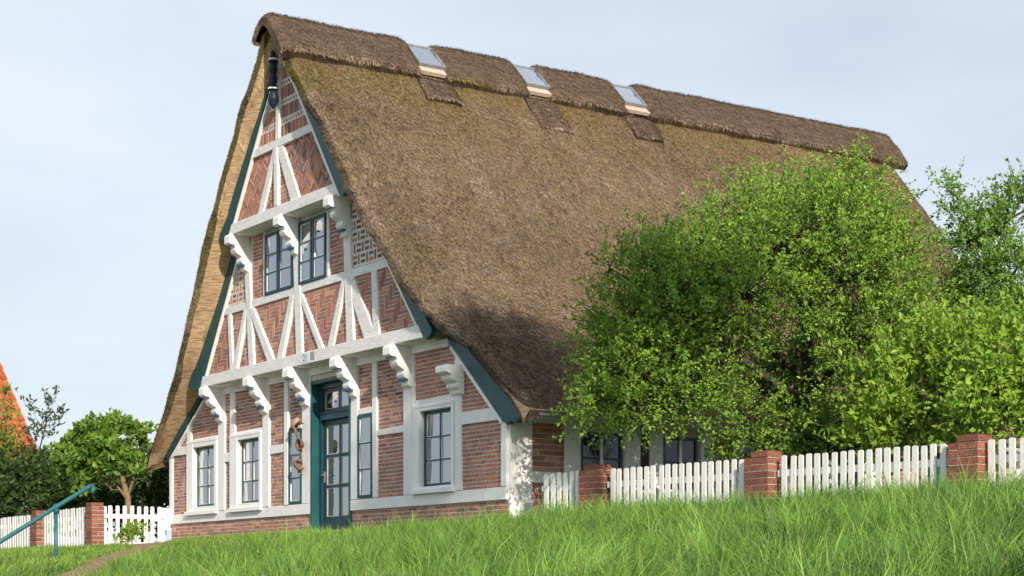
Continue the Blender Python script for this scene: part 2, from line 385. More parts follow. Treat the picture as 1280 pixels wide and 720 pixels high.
def pat_mixed(x0, x1, z0, z1):
    z = z0; r = 0
    while z < z1:
        if r % 4 in (0, 1, 2):
            x = x0-(r % 2)*.07
            while x < x1:
                yield (x+.07, z+BH/2, .14, BH, 0); x += .14+.013
            z += BH+.011
        else:
            x = x0
            while x < x1:
                yield (x+BH/2, z+.07, BH, .13, 0); yield (x+BH+.013+.07, z+.03, .14, .056, 0); yield (x+BH+.013+.07, z+.104, .14, .056, 0)
                x += BH+.14+.028
            z += .14+.012
        r += 1
def pat_soldier(x0, x1, z0, z1):
    """bands of upright bricks with pale diagonal bands between"""
    z = z0; r = 0
    while z < z1:
        x = x0-.02
        while x < x1:
            yield (x+.022, z+.10, .044, .195, 0); x += .058
        z += .21; x = x0
        while x < x1:
            yield (x+.03, z+.045, .026, .075, .9); x += .085
        z += .10; r += 1

BR_V = []; BR_L = []; BR_N = []; BR_C = []
BRICKBOX = MB().box(-.5, .5, -.5, .5, -.5, .5)
me_brick = bpy.data.meshes.new('brick'); me_brick.from_pydata(BRICKBOX.V, [], BRICKBOX.F); me_brick.materials.append(M['brick_o'])
def put_brick(parent, c, size, rz=0, me=me_brick):
    o = bpy.data.objects.new('brick', me); C.objects.link(o); o.parent = parent; o.matrix_parent_inverse = parent_inv(parent)
    o.location = c; o.scale = size; o.rotation_euler = (0, 0, rz); return o
NIND = 0
def lay(poly, pat, y, wall, single=False, tint=(1, 1, 1), dark=0.):
    """bricks in panel poly, their faces a little proud of the mortar at y"""
    global NIND
    if area(poly) < 0: poly = poly[::-1]
    xs = [p[0] for p in poly]; zs = [p[1] for p in poly]
    for cx, cz, w_, h_, a in pat(min(xs), max(xs), min(zs), max(zs)):
        w_ += random.uniform(-.004, .004); h_ += random.uniform(-.003, .002)
        c, s = math.cos(a), math.sin(a)
        P = [(cx+dx*w_/2*c-dz*h_/2*s, cz+dx*w_/2*s+dz*h_/2*c) for dx, dz in ((-1, -1), (1, -1), (1, 1), (-1, 1))]
        Q = clip_poly(P, poly)
        if len(Q) < 3 or abs(area(Q)) < .00035: continue
        yf = y-.003-random.uniform(0, .004)
        if single and len(Q) == 4 and a == 0 and NIND < 300:
            qx = [p[0] for p in Q]; qz = [p[1] for p in Q]
            if abs(abs(area(Q))-(max(qx)-min(qx))*(max(qz)-min(qz))) < 1e-5:
                put_brick(wall, ((max(qx)+min(qx))/2, (yf+y+.03)/2, (max(qz)+min(qz))/2), (max(qx)-min(qx), y+.03-yf, max(qz)-min(qz))); NIND += 1; continue
        n = len(Q); b = len(BR_V)
        BR_V.extend([(x, yf, z) for x, z in Q]+[(x, y+.01, z) for x, z in Q])
        BR_L.append(list(range(b, b+n))); BR_N.append(n)
        for i in range(n): BR_L.append([b+i, b+i+n, b+(i+1) % n+n, b+(i+1) % n]); BR_N.append(4)
        col = np.array(random.choice(RED))*random.uniform(.8, 1.2)*np.array(tint)
        if random.random() < dark: col = np.array((.17, .11, .105))*random.uniform(.8, 1.2)
        BR_C.extend([col]*(2*n))
    return

# --- walls (mortar bodies)
def tline(T, side): return [(XC+side*d, z) for d, z in T]
up = .30
front_wall = MB().prism([(-11.50, -.6), (-.03, -.6), (-.03, 1.10), (XC+5.6, 1.06), (XC+4.27, 2.24), (XC+4.0, 2.52), (XC-4.0, 2.52), (XC-4.25, 2.24), (-11.42, 1.30), (-11.50, 1.2)], 0, .25)
# the wall is pierced for the door and the windows: rebuilt as strips between openings
WIN0 = [(-10.40, -9.46, .28, 1.37), (-8.49, -7.63, .27, 1.38), (-6.54, -6.07, .19, 1.41), (-5.74, -4.41, -.6, 2.15), (-4.17, -3.71, .19, 1.46), (-2.28, -1.40, .27, 1.37)]
mb = MB(); xs = sorted({-11.50, -.03, XC-4.25, XC+4.27, -11.42}|{v for w_ in WIN0 for v in w_[:2]})
def top0(x): return float(np.interp(x, [-11.5, -11.42, XC-4.25, XC-4.1, XC+4.1, XC+4.27, XC+5.6, -.03], [1.2, 1.30, 2.24, 2.37, 2.37, 2.24, 1.06, 1.02]))
for a, b in zip(xs[:-1], xs[1:]):
    ho = [w_ for w_ in WIN0 if w_[0] <= a+1e-6 and w_[1] >= b-1e-6]
    lo = -.6
    for w_ in sorted(ho, key=lambda q: q[2]):
        if w_[2] > lo: mb.box(a, b, 0, .25, lo, w_[2])
        lo = w_[3]
    mb.prism([(a, lo), (b, lo), (b, top0(b)), (a, top0(a))], 0, .25)
wall0 = mb.build('front_wall', M['mortar'], H)
mb = MB()
WIN1 = [(-6.85, -5.83, 3.66, 4.68), (-5.62, -4.68, 3.66, 4.68)]
def top1(x): d = abs(x-XC); return float(np.interp(d, [0, 2.02, 3.70 if x < XC else 3.98], [4.76, 4.76, 2.38]))+(.2 if x < XC else .08)
xs = [XC-3.70, -8.44, XC-2.02, -6.85, -5.83, -5.62, -4.68, XC+2.02, -3.0, XC+3.98]
for a, b in zip(xs[:-1], xs[1:]):
    ho = [w_ for w_ in WIN1 if w_[0] <= a+1e-6 and w_[1] >= b-1e-6]
    if ho:
        mb.box(a, b, -J1, .1, 2.375, ho[0][2]); mb.box(a, b, -J1, .1, ho[0][3], 4.9)
    else: mb.prism([(a, 2.375), (b, 2.375), (b, top1(b)), (a, top1(a))], -J1, .1)
wall1 = mb.build('gable_wall', M['mortar'], H)
wall2 = MB().prism([(XC-2.0, 4.775), (XC+2.0, 4.775), (XC, 7.5)], -J2, .1).build('gable_wall', M['mortar'], H)
# backs and far walls, closing the house
MB().prism([(-11.50, -.6), (-.25, -.6), (-.25, 1.1), (XC+4, 2.6), (XC, 6.9), (XC-4, 2.6), (-11.5, 1.2)], 12.2, 12.4).build('rear_wall', M['mortar_d'], H)
MB().box(-11.50, -11.25, .252, 12.198, -.6, 1.25).build('far_side_wall', M['mortar'], H)
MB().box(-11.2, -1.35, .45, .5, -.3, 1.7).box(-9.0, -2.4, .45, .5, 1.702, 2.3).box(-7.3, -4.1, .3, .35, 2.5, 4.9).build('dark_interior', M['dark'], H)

# --- timbers
TI = [0]
def eps():
    TI[0] += 1; return (TI[0] % 9)*.0016
def timber(name, poly, y, m='white', t=.034):
    e = eps(); poly = [(x+random.uniform(-.008, .008), z+random.uniform(-.005, .005)) for x, z in poly]
    return MB().prism(poly, y-t-e, y+.03, 0).build(name, M[m], H, bevel=.006)
def bar(p, q_, w0, w1=None):
    """four-sided bar polygon from p to q with widths, cut level at both ends"""
    w1 = w1 or w0
    return [(p[0]-w0/2, p[1]), (p[0]+w0/2, p[1]), (q_[0]+w1/2, q_[1]), (q_[0]-w1/2, q_[1])]
def rect(x0, x1, z0, z1): return [(x0, z0), (x1, z0), (x1, z1), (x0, z1)]
T0 = lambda x: top0(x)
# ground storey
timber('sill_beam', rect(-11.52, -5.76, .0, .17), 0); timber('sill_beam', rect(-4.40, .0, .0, .165), 0, t=.036)
for x0, x1, z0, z1 in [(-11.53, -11.40, .172, 1.27), (-10.70, -10.52, 1.44, T0(-10.62)), (-9.33, -9.06, .172, 2.24), (-8.82, -8.63, 1.47, 2.24), (-7.52, -7.27, .172, 2.24),
                       (-6.69, -6.54, .172, 2.24), (-6.07, -5.75, .172, 2.24), (-4.40, -4.17, .172, 2.24), (-3.71, -3.58, .172, 2.24), (-2.76, -2.46, .172, 2.24), (-1.32, -1.16, .172, T0(-1.2)), (-.13, .0, .172, 1.08)]:
    j = lambda: random.uniform(-.006, .006)
    timber('post', [(x0+j(), z0), (x1+j(), z0), (x1+j(), z1), (x0+j(), z1)], 0)
for x0, x1, z0, z1 in [(-11.49, -10.70, 1.275, 1.43), (-10.52, -9.33, 1.40, 1.53), (-9.06, -8.82, 1.03, 1.19), (-8.63, -7.52, 1.40, 1.54), (-7.27, -6.69, 1.06, 1.20), (-4.17, -3.71, 1.475, 1.57),
                       (-3.58, -2.76, 1.11, 1.205), (-2.46, -1.32, 1.40, 1.55), (-1.16, -.01, 1.095, 1.27), (-6.54, -6.07, 1.415, 1.47)]:
    timber('rail', rect(x0, x1, z0, z1) if x0 > -1.2 or x0 < -11 else [(x0, z0), (x1, z0), (x1, z1+.006), (x0, z1-.006)], 0, t=.029)
timber('top_plate', rect(XC-4.2, XC+4.2, 2.235, 2.36), 0, t=.05)
# gable storey
timber('jetty_beam', [(XC-3.72, 2.365), (XC+3.99, 2.365), (XC+3.86, 2.565), (XC-3.62, 2.565)], -J1, 'white_old', t=.055)
timber('rail', [(XC-2.86, 3.535), (XC+3.02, 3.535), (XC+2.92, 3.665), (XC-2.76, 3.665)], -J1, 'white_old', t=.03)
for p, q_, w_ in [((-7.36, 2.565), (-7.58, 4.62), .20), ((-5.60, 2.565), (-5.735, 4.70), .21), ((-3.89, 2.565), (-4.02, 4.45), .22)]:
    timber('post', bar(p, q_, w_), -J1, 'white_old', t=.042)
for p, q_, w_ in [((-8.16, 2.565), (-8.25, 3.535), .13), ((-3.09, 2.565), (-3.16, 3.535), .17)]:
    timber('post', bar(p, q_, w_), -J1, 'white_old', t=.034)
for p, q_, w0, w1 in [((-8.03, 2.565), (-7.60, 3.53), .20, .13), ((-6.62, 2.565), (-7.38, 3.53), .24, .18), ((-6.29, 2.565), (-5.84, 3.53), .22, .15), ((-4.86, 2.565), (-5.58, 3.53), .17, .13),
                      ((-4.55, 2.565), (-4.11, 3.53), .18, .14), ((-3.28, 2.565), (-3.93, 3.53), .34, .26)]:
    timber('brace', bar(p, q_, w0, w1), -J1, 'white_old', t=.038)
for x in (-6.885, -4.63):
    timber('window_post', rect(x-.035, x+.035, 3.665, 4.74), -J1, 'white_old', t=.03)
# top triangle
timber('jetty_beam', [(XC-1.99, 4.765), (XC+2.0, 4.765), (XC+1.86, 4.945), (XC-1.86, 4.945)], -J2, 'white_old', t=.055)
timber('collar_beam', [(XC-1.15, 5.895), (XC+1.15, 5.895), (XC+1.05, 6.03), (XC-1.05, 6.03)], -J2, 'white_old', t=.036)
timber('king_post', bar((-5.855, 6.03), (-5.82, 6.72), .13), -J2, 'white_old', t=.03)
timber('king_post', bar((-5.855, 4.945), (-5.875, 5.895), .12), -J2, 'white_old', t=.046)
timber('brace', bar((-6.46, 4.945), (-5.93, 5.895), .19, .16), -J2, 'white_old', t=.038)
timber('brace', bar((-5.21, 4.945), (-5.76, 5.895), .30, .22), -J2, 'white_old', t=.038)
def strip(a, b, w_):
    dx, dz = b[0]-a[0], b[1]-a[1]; l_ = math.hypot(dx, dz); nx, nz_ = -dz/l_*w_, dx/l_*w_
    return [a, b, (b[0]+nx, b[1]+nz_), (a[0]+nx, a[1]+nz_)]
for T, y in ((TW2, -J2), (TW1L, -J1), (TW0L, 0)):
    a, b = [(XC-d, z) for d, z in T]; timber('verge_trim', strip(b, a, -.055), y, t=.05)
for T, y in ((TW2, -J2), (TW1R, -J1), (TW0R, 0)):
    a, b = [(XC+d, z) for d, z in T]; timber('verge_trim', strip(b, a, .055), y, t=.05)

# --- brick panels
B = pat_bond; HB = pat_herring
near = [(rect(-1.16, -.13, .165, 1.095), True), (rect(-3.58, -2.76, .165, 1.11), True), (rect(-1.16, XC+5.3, 1.27, 1.34), False)]
lay(rect(-1.16, -.13, .165, 1.095), B, 0, wall0, True)
lay([(-1.16, 1.27), (XC+5.34, 1.27), (-1.16, 2.08)], B, 0, wall0, True)
lay(rect(-2.46, -1.32, 1.55, 2.235), B, 0, wall0, True)
lay(rect(-3.58, -2.76, .165, 1.11), B, 0, wall0, True)
lay(rect(-3.58, -2.76, 1.205, 2.235), B, 0, wall0, dark=.12)
lay(rect(-4.17, -3.71, 1.57, 2.235), B, 0, wall0)
lay(rect(-4.40, .0, -.6, .0), B, 0, wall0)
lay(rect(-11.50, -5.76, -.6, .0), B, 0, wall0, tint=(1.05, 1.1, 1.05))
lay(rect(-11.40, -10.70, .17, 1.275), B, 0, wall0)
lay([(-11.38, 1.43), (-10.70, 1.43), (-10.70, 1.78), (-11.1, 1.5)], B, 0, wall0)
lay([(-10.52, 1.53), (-9.33, 1.53), (-9.33, 2.235), (XC-4.25, 2.235), (-10.52, 1.90)], B, 0, wall0)
lay(rect(-9.06, -8.82, .17, 1.03), B, 0, wall0); lay(rect(-9.06, -8.82, 1.19, 2.235), B, 0, wall0)
lay(rect(-8.63, -7.52, 1.54, 2.235), B, 0, wall0)
lay(rect(-7.27, -6.69, 1.20, 2.235), B, 0, wall0); lay(rect(-7.27, -6.69, .17, 1.06), B, 0, wall0, tint=(1.1, 1.2, 1.15))
lay(rect(-6.54, -6.07, 1.47, 2.235), B, 0, wall0, dark=.3)
y = -J1
lay([(XC-3.58, 2.565), (-8.22, 2.565), (-8.31, 3.535), (XC-2.86, 3.535)], HB, y, wall1)
lay([(-8.10, 2.565), (-8.14, 2.565), (-8.19, 3.535), (-7.67, 3.535)], HB, y, wall1)
lay([(-7.92, 2.565), (-7.46, 2.565), (-7.53, 3.3)], pat_mixed, y, wall1)
lay([(-7.26, 2.565), (-6.75, 2.565), (-7.3, 3.25)], pat_mixed, y, wall1)
lay([(-6.50, 2.565), (-6.40, 2.565), (-5.91, 3.535), (-7.29, 3.535)], HB, y, wall1, tint=(1.1, 1.15, 1.1))
lay([(-6.17, 2.565), (-5.70, 2.565), (-5.75, 3.40)], pat_mixed, y, wall1, tint=(1.1, 1.15, 1.1))
lay([(-5.50, 2.565), (-4.95, 2.565), (-5.52, 3.32)], pat_mixed, y, wall1)
lay([(-4.77, 2.565), (-4.65, 2.565), (-4.18, 3.535), (-5.51, 3.535)], HB, y, wall1)
lay([(-4.45, 2.565), (-4.0, 2.565), (-4.06, 3.4)], pat_mixed, y, wall1)
lay([(-3.78, 2.565), (-3.45, 2.565), (-3.83, 3.1)], pat_mixed, y, wall1)
lay([(-3.18, 2.565), (-3.10, 2.565), (-3.245, 3.535), (-3.80, 3.535)], HB, y, wall1)
lay([(-3.0, 2.565), (XC+3.84, 2.565), (XC+3.02, 3.535), (-3.08, 3.535)], HB, y, wall1)
lay([(XC-2.78, 3.665), (-7.58, 3.665), (-7.66, 4.62), (XC-2.1, 4.62)], pat_basket, y, wall1)
lay(rect(-7.38, -6.92, 3.665, 4.74), pat_mixed, y, wall1)
lay(rect(-4.60, -4.08, 3.665, 4.74), pat_mixed, y, wall1)
lay([(-3.87, 3.665), (XC+2.90, 3.665), (XC+2.06, 4.68), (-3.91, 4.68)], pat_basket, y, wall1, dark=.9)
y = -J2
FH = pat_rot(HB, math.pi/4, .78)
lay([(XC-1.84, 4.945), (-6.55, 4.945), (-6.02, 5.895), (XC-1.14, 5.895)], FH, y, wall2, tint=(1.1, 1.1, 1.05))
lay([(-5.05, 4.945), (XC+1.84, 4.945), (XC+1.14, 5.895), (-5.64, 5.895)], FH, y, wall2, dark=.25)
lay([(-6.36, 4.945), (-5.92, 4.945), (-5.93, 5.7)], pat_mixed, y, wall2); lay([(-5.79, 4.945), (-5.37, 4.945), (-5.8, 5.65)], pat_mixed, y, wall2)
lay([(XC-1.04, 6.03), (-5.92, 6.03), (-5.88, 7.1)], pat_soldier, y, wall2)
lay([(-5.78, 6.03), (XC+1.04, 6.03), (XC+.1, 7.28), (-5.75, 7.28)], pat_soldier, y, wall2, dark=.3)

# --- windows: white casing, teal sash, putty rims, panes
def window(x0, x1, z0, z1, y, cols, rows, casing=None, name='window', sash='teal', sw=.045, mw=.024, glass='glass', back=.13, curtain=True, yin=.03, halves=False):
    """sash outer x0..x1, z0..z1, its face at y+yin"""
    wroot = None; mb = MB(); f = y+yin
    cells = []
    if halves:
        mid = (x0+x1)/2; groups = [(x0, mid-.012, cols//2), (mid+.012, x1, cols//2)]
    else: groups = [(x0, x1, cols)]
    for a, b, nc in groups:
        mb.box(a, a+sw, f, f+.05, z0, z1).box(b-sw, b, f, f+.05, z0, z1).box(a+sw, b-sw, f+.001, f+.05, z0, z0+sw).box(a+sw, b-sw, f+.001, f+.05, z1-sw, z1)
        gx0, gx1, gz0, gz1 = a+sw, b-sw, z0+sw, z1-sw
        cw, ch = (gx1-gx0)/nc, (gz1-gz0)/rows
        for i in range(1, nc): mb.box(gx0+cw*i-mw/2, gx0+cw*i+mw/2, f+.004, f+.045, gz0, gz1)
        for j in range(1, rows): mb.box(gx0, gx1, f+.007, f+.043, gz0+ch*j-mw*.4, gz0+ch*j+mw*.4)
        for i in range(nc):
            for j in range(rows):
                cells.append((gx0+cw*i+(mw/2 if i else 0), gx0+cw*(i+1)-(mw/2 if i < nc-1 else 0), gz0+ch*j+(mw*.4 if j else 0), gz0+ch*(j+1)-(mw*.4 if j < rows-1 else 0)))
    wroot = mb.build(name, M[sash], H)
    if casing:
        cx0, cx1, cz0, cz1 = casing; g = y-.062
        c = MB().box(cx0, x0-.002, g, y+.05, cz0+.07, cz1-.05).box(x1+.002, cx1, g, y+.05, cz0+.07, cz1-.05)
        c.box(cx0, cx1, g-.003, y+.05, cz1-.05, cz1).box(x0-.002, x1+.002, g+.004, y+.05, z1+.002, cz1-.05).box(x0-.002, x1+.002, g+.004, y+.05, cz0+.07, z0-.002)
        c.box(cx0-.02, cx1+.02, g-.035, y+.05, cz0, cz0+.07)
        c.build('casing', M['white_clean'], wroot, bevel=.005)
    for a, b, c_, d in cells:
        r = .012; p = MB(); yy = f+.018
        p.box(a+r, b-r, yy+.006, yy+.010, c_+r, d-r, 0); tx, tz = random.uniform(-.006, .006), random.uniform(-.006, .006)
        p.V = [(x, v+tx*(1 if x > (a+b)/2 else -1)+tz*(1 if z > (c_+d)/2 else -1)*.8, z) for x, v, z in p.V]
        p.box(a, a+r, yy, yy+.02, c_, d, 1).box(b-r, b, yy, yy+.02, c_, d, 1).box(a+r, b-r, yy+.001, yy+.02, c_, c_+r, 1).box(a+r, b-r, yy+.001, yy+.02, d-r, d, 1)
        p.build('pane', None, wroot, mats=[M[glass], M['white_clean']])
    if curtain:
        n = 24; V = []; Fc = []
        for i in range(n+1):
            x = x0+(x1-x0)*i/n; yy = y+back+.018*math.sin(i*1.7+x*3)
            V += [(x, yy, z0), (x, yy, z1)]
        for i in range(n): Fc.append((2*i, 2*i+2, 2*i+3, 2*i+1))
        meshobj('curtain', V, Fc, M['curtain'], wroot)
    return wroot
window(-10.40, -9.46, .28, 1.37, 0, 2, 3, (-10.68, -9.35, .13, 1.50))
window(-8.49, -7.63, .27, 1.38, 0, 2, 3, (-8.80, -7.54, .125, 1.49))
window(-2.28, -1.40, .27, 1.37, 0, 2, 3, (-2.45, -1.335, .165, 1.47))
window(-6.53, -6.075, .19, 1.41, 0, 1, 3, None, 'side_light', 'teal', .04, yin=-.045)
window(-4.165, -3.715, .19, 1.465, 0, 1, 3, None, 'side_light', 'teal', .04, yin=-.045)
window(-6.84, -5.84, 3.67, 4.67, -J1, 2, 3, None, 'window', 'navy', .045, yin=-.05, halves=True)
window(-5.61, -4.69, 3.67, 4.67, -J1, 2, 3, None, 'window', 'navy', .045, yin=-.05, halves=True)

# --- door in its deep reveal
DX0, DX1 = -5.74, -4.405
fr = MB()
fr.box(DX0, DX0+.05, -.045, .26, -.3, 2.15).box(DX1-.05, DX1, -.045, .26, -.3, 2.15).box(DX0+.05, DX1-.05, -.04, .26, 2.09, 2.15)
dfr = fr.build('door_frame', M['teal_green'], H, bevel=.006)
inn = MB().box(DX0+.05, DX0+.13, .09, .27, -.3, 2.09).box(DX1-.13, DX1-.05, .09, .27, -.3, 2.09).box(DX0+.13, DX1-.13, .09, .27, 2.01, 2.09).box(DX0+.13, DX1-.13, .06, .27, 1.50, 1.60).box(DX0+.13, DX1-.13, .045, .27, 1.60, 1.63)
inn.build('inner_frame', M['navy'], dfr, bevel=.005)
def leaf(x0, x1, z0, z1, cols, rows, name, parent, yf, bottom=0., st=.085, mw=.045):
    mb = MB(); mb.box(x0, x0+st, yf, yf+.05, z0, z1).box(x1-st, x1, yf, yf+.05, z0, z1).box(x0+st, x1-st, yf+.001, yf+.05, z1-st, z1).box(x0+st, x1-st, yf+.001, yf+.05, z0, z0+st+bottom)
    gx0, gx1, gz0, gz1 = x0+st, x1-st, z0+st+bottom, z1-st; cw, ch = (gx1-gx0)/cols, (gz1-gz0)/rows
    for i in range(1, cols): mb.box(gx0+cw*i-mw/2, gx0+cw*i+mw/2, yf+.004, yf+.046, gz0, gz1)
    for j in range(1, rows): mb.box(gx0, gx1, yf+.007, yf+.044, gz0+ch*j-mw/2, gz0+ch*j+mw/2)
    if bottom: mb.box(x0+st+.05, x1-st-.05, yf-.012, yf+.01, z0+.07, z0+st+bottom-.05)
    o = mb.build(name, M['navy'], parent, bevel=.004)
    for i in range(cols):
        for j in range(rows):
            a, b = gx0+cw*i+(mw/2 if i else 0), gx0+cw*(i+1)-(mw/2 if i < cols-1 else 0); c_, d = gz0+ch*j+(mw/2 if j else 0), gz0+ch*(j+1)-(mw/2 if j < rows-1 else 0)
            r = .014; p = MB(); p.box(a+r, b-r, yf+.026, yf+.03, c_+r, d-r, 0)
            p.box(a, a+r, yf+.016, yf+.036, c_, d, 1).box(b-r, b, yf+.016, yf+.036, c_, d, 1).box(a+r, b-r, yf+.017, yf+.036, c_, c_+r, 1).box(a+r, b-r, yf+.017, yf+.036, d-r, d, 1)
            p.build('pane', None, o, mats=[M['glass'], M['pinkboard']])
    return o
leaf(DX0+.13, DX1-.13, 1.63, 2.01, 2, 1, 'transom_window', H, .12, st=.05)
door = leaf(DX0+.13, DX1-.13, -.3, 1.50, 2, 3, 'door', H, .13, bottom=.16)
MB().box(DX0+.15, DX0+.19, .118, .132, .50, .68).tube([(DX0+.17, .12, .62), (DX0+.17, .06, .62), (DX0+.27, .055, .62)], .012, 8).build('door_handle', M['lead'], door)
MB().box(DX0+.1, DX1-.1, .36, .38, -.3, 2.1).build('door_curtain', M['curtain'], H)
MB().box(DX0-.1, DX1+.1, -.30, .26, -.6, -.3).build('door_step', M['mortar_d'], H, bevel=.02)

# --- carved brackets under the jetties
def bracket(xc, wd, yw, zt, drop, out, name='bracket', m='white'):
    s = drop/.70; o_ = out
    P = [(yw+.02, zt), (yw-o_, zt), (yw-o_-.02, zt-.05*s), (yw-o_-.02, zt-.17*s), (yw-o_*.93, zt-.20*s), (yw-o_*.70, zt-.23*s), (yw-o_*.74, zt-.29*s), (yw-o_*.66, zt-.35*s), (yw-o_*.52, zt-.38*s),
         (yw-o_*.36, zt-.41*s), (yw-o_*.42, zt-.48*s), (yw-o_*.36, zt-.53*s), (yw-o_*.22, zt-.56*s), (yw-o_*.18, zt-.66*s), (yw+.02, zt-.70*s)]
    b = MB().prismx(P, xc-wd/2, xc+wd/2).build(name, M[m], H, bevel=.008)
    for fy, z0, z1 in (() if name == 'corbel' else ((.86, .195, .213), (.30, .555, .58))):
        n_ = MB().box(xc-wd/2-.006, xc+wd/2+.006, yw-o_*fy-.022, yw-o_*fy+.03, zt-z1*s, zt-z0*s)
        n_.build('painted_band', M['bluep'], b)
    return b
for x in (-9.20, -7.40, -5.90, -4.28, -2.61):
    bracket(x, .22, -.04, 2.362, .62, .36)
bracket(-1.24, .30, -.035, 1.93, .42, .27, 'corbel')
for x, z in ((-7.57, 4.765), (-5.72, 4.765), (-4.0, 4.765)):
    bracket(x, .20, -J1-.04, z, .62, .34, m='white')
# underside boards of the jetties
MB().box(XC-3.7, XC+3.9, -.27, -.051, 2.355, 2.374).build('jetty_soffit', M['white_old'], H)
MB().box(XC-1.95, XC+1.95, -.54, -.285, 4.745, 4.774).build('jetty_soffit', M['white_old'], H)

# --- house number
pl = MB().box(-5.50, -5.17, -.352, -.333, 2.40, 2.545).build('house_number_plate', M['plate'], H, bevel=.003)
MB().box(-5.165, -5.01, -.350, -.333, 2.405, 2.54).build('plate_end', M['plate_g'], pl)
cu = bpy.data.curves.new('number', 'FONT'); cu.body = '21'; cu.size = .15; cu.extrude = .002
to = bpy.data.objects.new('tmp', cu); C.objects.link(to); bpy.context.view_layer.update()
me = bpy.data.meshes.new_from_object(to.evaluated_get(bpy.context.evaluated_depsgraph_get())); bpy.data.objects.remove(to)
me.materials.clear(); me.materials.append(M['digit'])
dg = bpy.data.objects.new('number', me); C.objects.link(dg); child(dg, pl); dg.rotation_euler = (rad(90), 0, 0); dg.location = (-5.40, -.354, 2.42)

# --- bargeboards
def board(pts, yf, side):
    MB().prism([(XC+side*d, z) for d, z in pts], yf-.045, yf+.05).build('bargeboard', M['teal'], H, bevel=.006)
for s in (-1, 1):
    wb = 1 if s < 0 else .45
    board([(0.0, 7.48), (1.99, 4.72), (1.99+.17*wb, 4.70), (1.99+.31*wb, 4.72), (1.99+.43*wb, 4.80), (.75+.15*wb, 6.62+.1*wb), (.0, 7.70)], -J2-.02, s)
    T = TW1L if s < 0 else TW1R
    board([(T[0][0]-.02, T[0][1]+.02), (T[1][0], T[1][1]-.02), (T[1][0]+.2*wb, T[1][1]-.05), (T[1][0]+.42*wb, T[1][1]-.02), (T[1][0]+.58*wb, T[1][1]+.06), (T[0][0]+.42*wb, T[0][1]+.16*wb)], -J1-.02, s)
    T = TW0L if s < 0 else TW0R
    e = T[1]
    board([(T[0][0]-.12, T[0][1]+.15), (e[0]+.02, e[1]), (e[0]+.12, e[1]-.05), (e[0]+.22, e[1]-.01), (e[0]+.34, e[1]-.05), (e[0]+.46, e[1]+.02), (e[0]+.60, e[1]+.06), (T[0][0]+.20+.22*wb, T[0][1]+.14+.1*wb)], -.02, s)
# carved blue-black finial on the gable tip
MB().lathe((-5.80, -J2-.13, 6.50), [(0.0255, .0), (0.0595, .06), (0.0850, .14), (0.0723, .22), (0.0467, .27), (0.0850, .30), (0.0850, .33), (0.0510, .36), (0.0638, .45), (0.0510, .55), (0.0723, .62), (0.0510, .70), (0.0765, .76), (0.0765, .80), (0.0425, .84), (0.0340, .95)], 12).build('finial', M['finial'], H, smooth=False)
MB().lathe((-5.80, -J2-.13, 6.50), [(0.0884, .300), (0.0901, .312), (0.0884, .324)], 12).build('finial_ring', M['white_clean'], H)
MB().lathe((-5.80, -J2-.13, 6.50), [(0.0799, .765), (0.0816, .78), (0.0799, .795)], 12).build('finial_ring', M['white_clean'], H)

# --- side wall to the right (x = 0), running back
sw = MB()
SWIN = [(1.20, 1.94, .22, .98), (2.67, 3.32, .22, .98), (4.2, 4.9, .22, .98), (6.0, 6.7, .22, .98), (8.0, 8.7, .22, .98)]
ys = [.252]+[v for w_ in SWIN for v in w_[:2]]+[12.198]
for a, b in zip(ys[:-1], ys[1:]):
    ho = [w_ for w_ in SWIN if abs(w_[0]-a) < 1e-6]
    if ho: sw.box(-.25, -.005, a, b, -.6, ho[0][2]); sw.box(-.25, -.005, a, b, ho[0][3], 1.5)
    else: sw.box(-.25, -.005, a, b, -.6, 1.5)
swall = sw.build('side_wall', M['mortar'], H)
def sbox(name, y0, y1, z0, z1, m='white', t=.03):
    return MB().box(-.06, t+eps()*.6, y0, y1, z0, z1).build(name, M[m], H, bevel=.005)
sbox('corner_post', .003, .37, -.6, 1.5, t=.022)
for y0, y1, z0, z1 in [(.92, 1.19, .235, 1.3), (1.96, 2.24, -.1, 1.3), (2.40, 2.65, -.1, 1.3), (3.35, 3.6, -.1, 1.3), (4.0, 4.18, -.1, 1.3), (4.92, 5.15, -.1, 1.3), (5.75, 5.98, -.1, 1.3), (6.72, 6.95, -.1, 1.3), (7.75, 7.98, -.1, 1.3), (8.72, 8.95, -.1, 1.3), (10.2, 10.4, -.1, 1.3), (11.9, 12.19, -.1, 1.3)]:
    sbox('post', y0, y1, z0, z1)
sbox('rail', .372, .918, .235, .39, t=.026); sbox('rail', .372, 1.94, 1.06, 1.16, t=.02)
sbox('sill_beam', .92, 12.19, .06, .19, t=.02)
sbox('door_board', 2.25, 2.395, -.3, 1.2, 'maroon', .015)
for y0, y1, z0, z1 in SWIN:
    mb = MB(); s_ = .045; f = .0
    mb.box(f-.04, f, y0, y0+s_, z0, z1).box(f-.04, f, y1-s_, y1, z0, z1).box(f-.04, f-.001, y0+s_, y1-s_, z0, z0+s_).box(f-.04, f-.001, y0+s_, y1-s_, z1-s_, z1)
    zm = z0+(z1-z0)*.52; mb.box(f-.038, f-.004, y0+s_, y1-s_, zm-.014, zm+.014)
    wo = mb.build('window', M['navy'], H)
    ym = (y0+y1)/2
    MB().box(f-.036, f+.004, ym-.022, ym+.022, z0+s_, z1-s_).build('mullion', M['white_clean'] if y0 < 3 else M['teal'], wo)
    for a, b in ((y0+s_, ym-.022), (ym+.022, y1-s_)):
        for c_, d in ((z0+s_, zm-.014), (zm+.014, z1-s_)):
            MB().box(f-.024, f-.020, a, b, c_, d).build('pane', M['glass_d'], wo)
MB().box(-.42, -.40, .4, 12, -.3, 1.4).build('dark_interior', M['dark'], H)
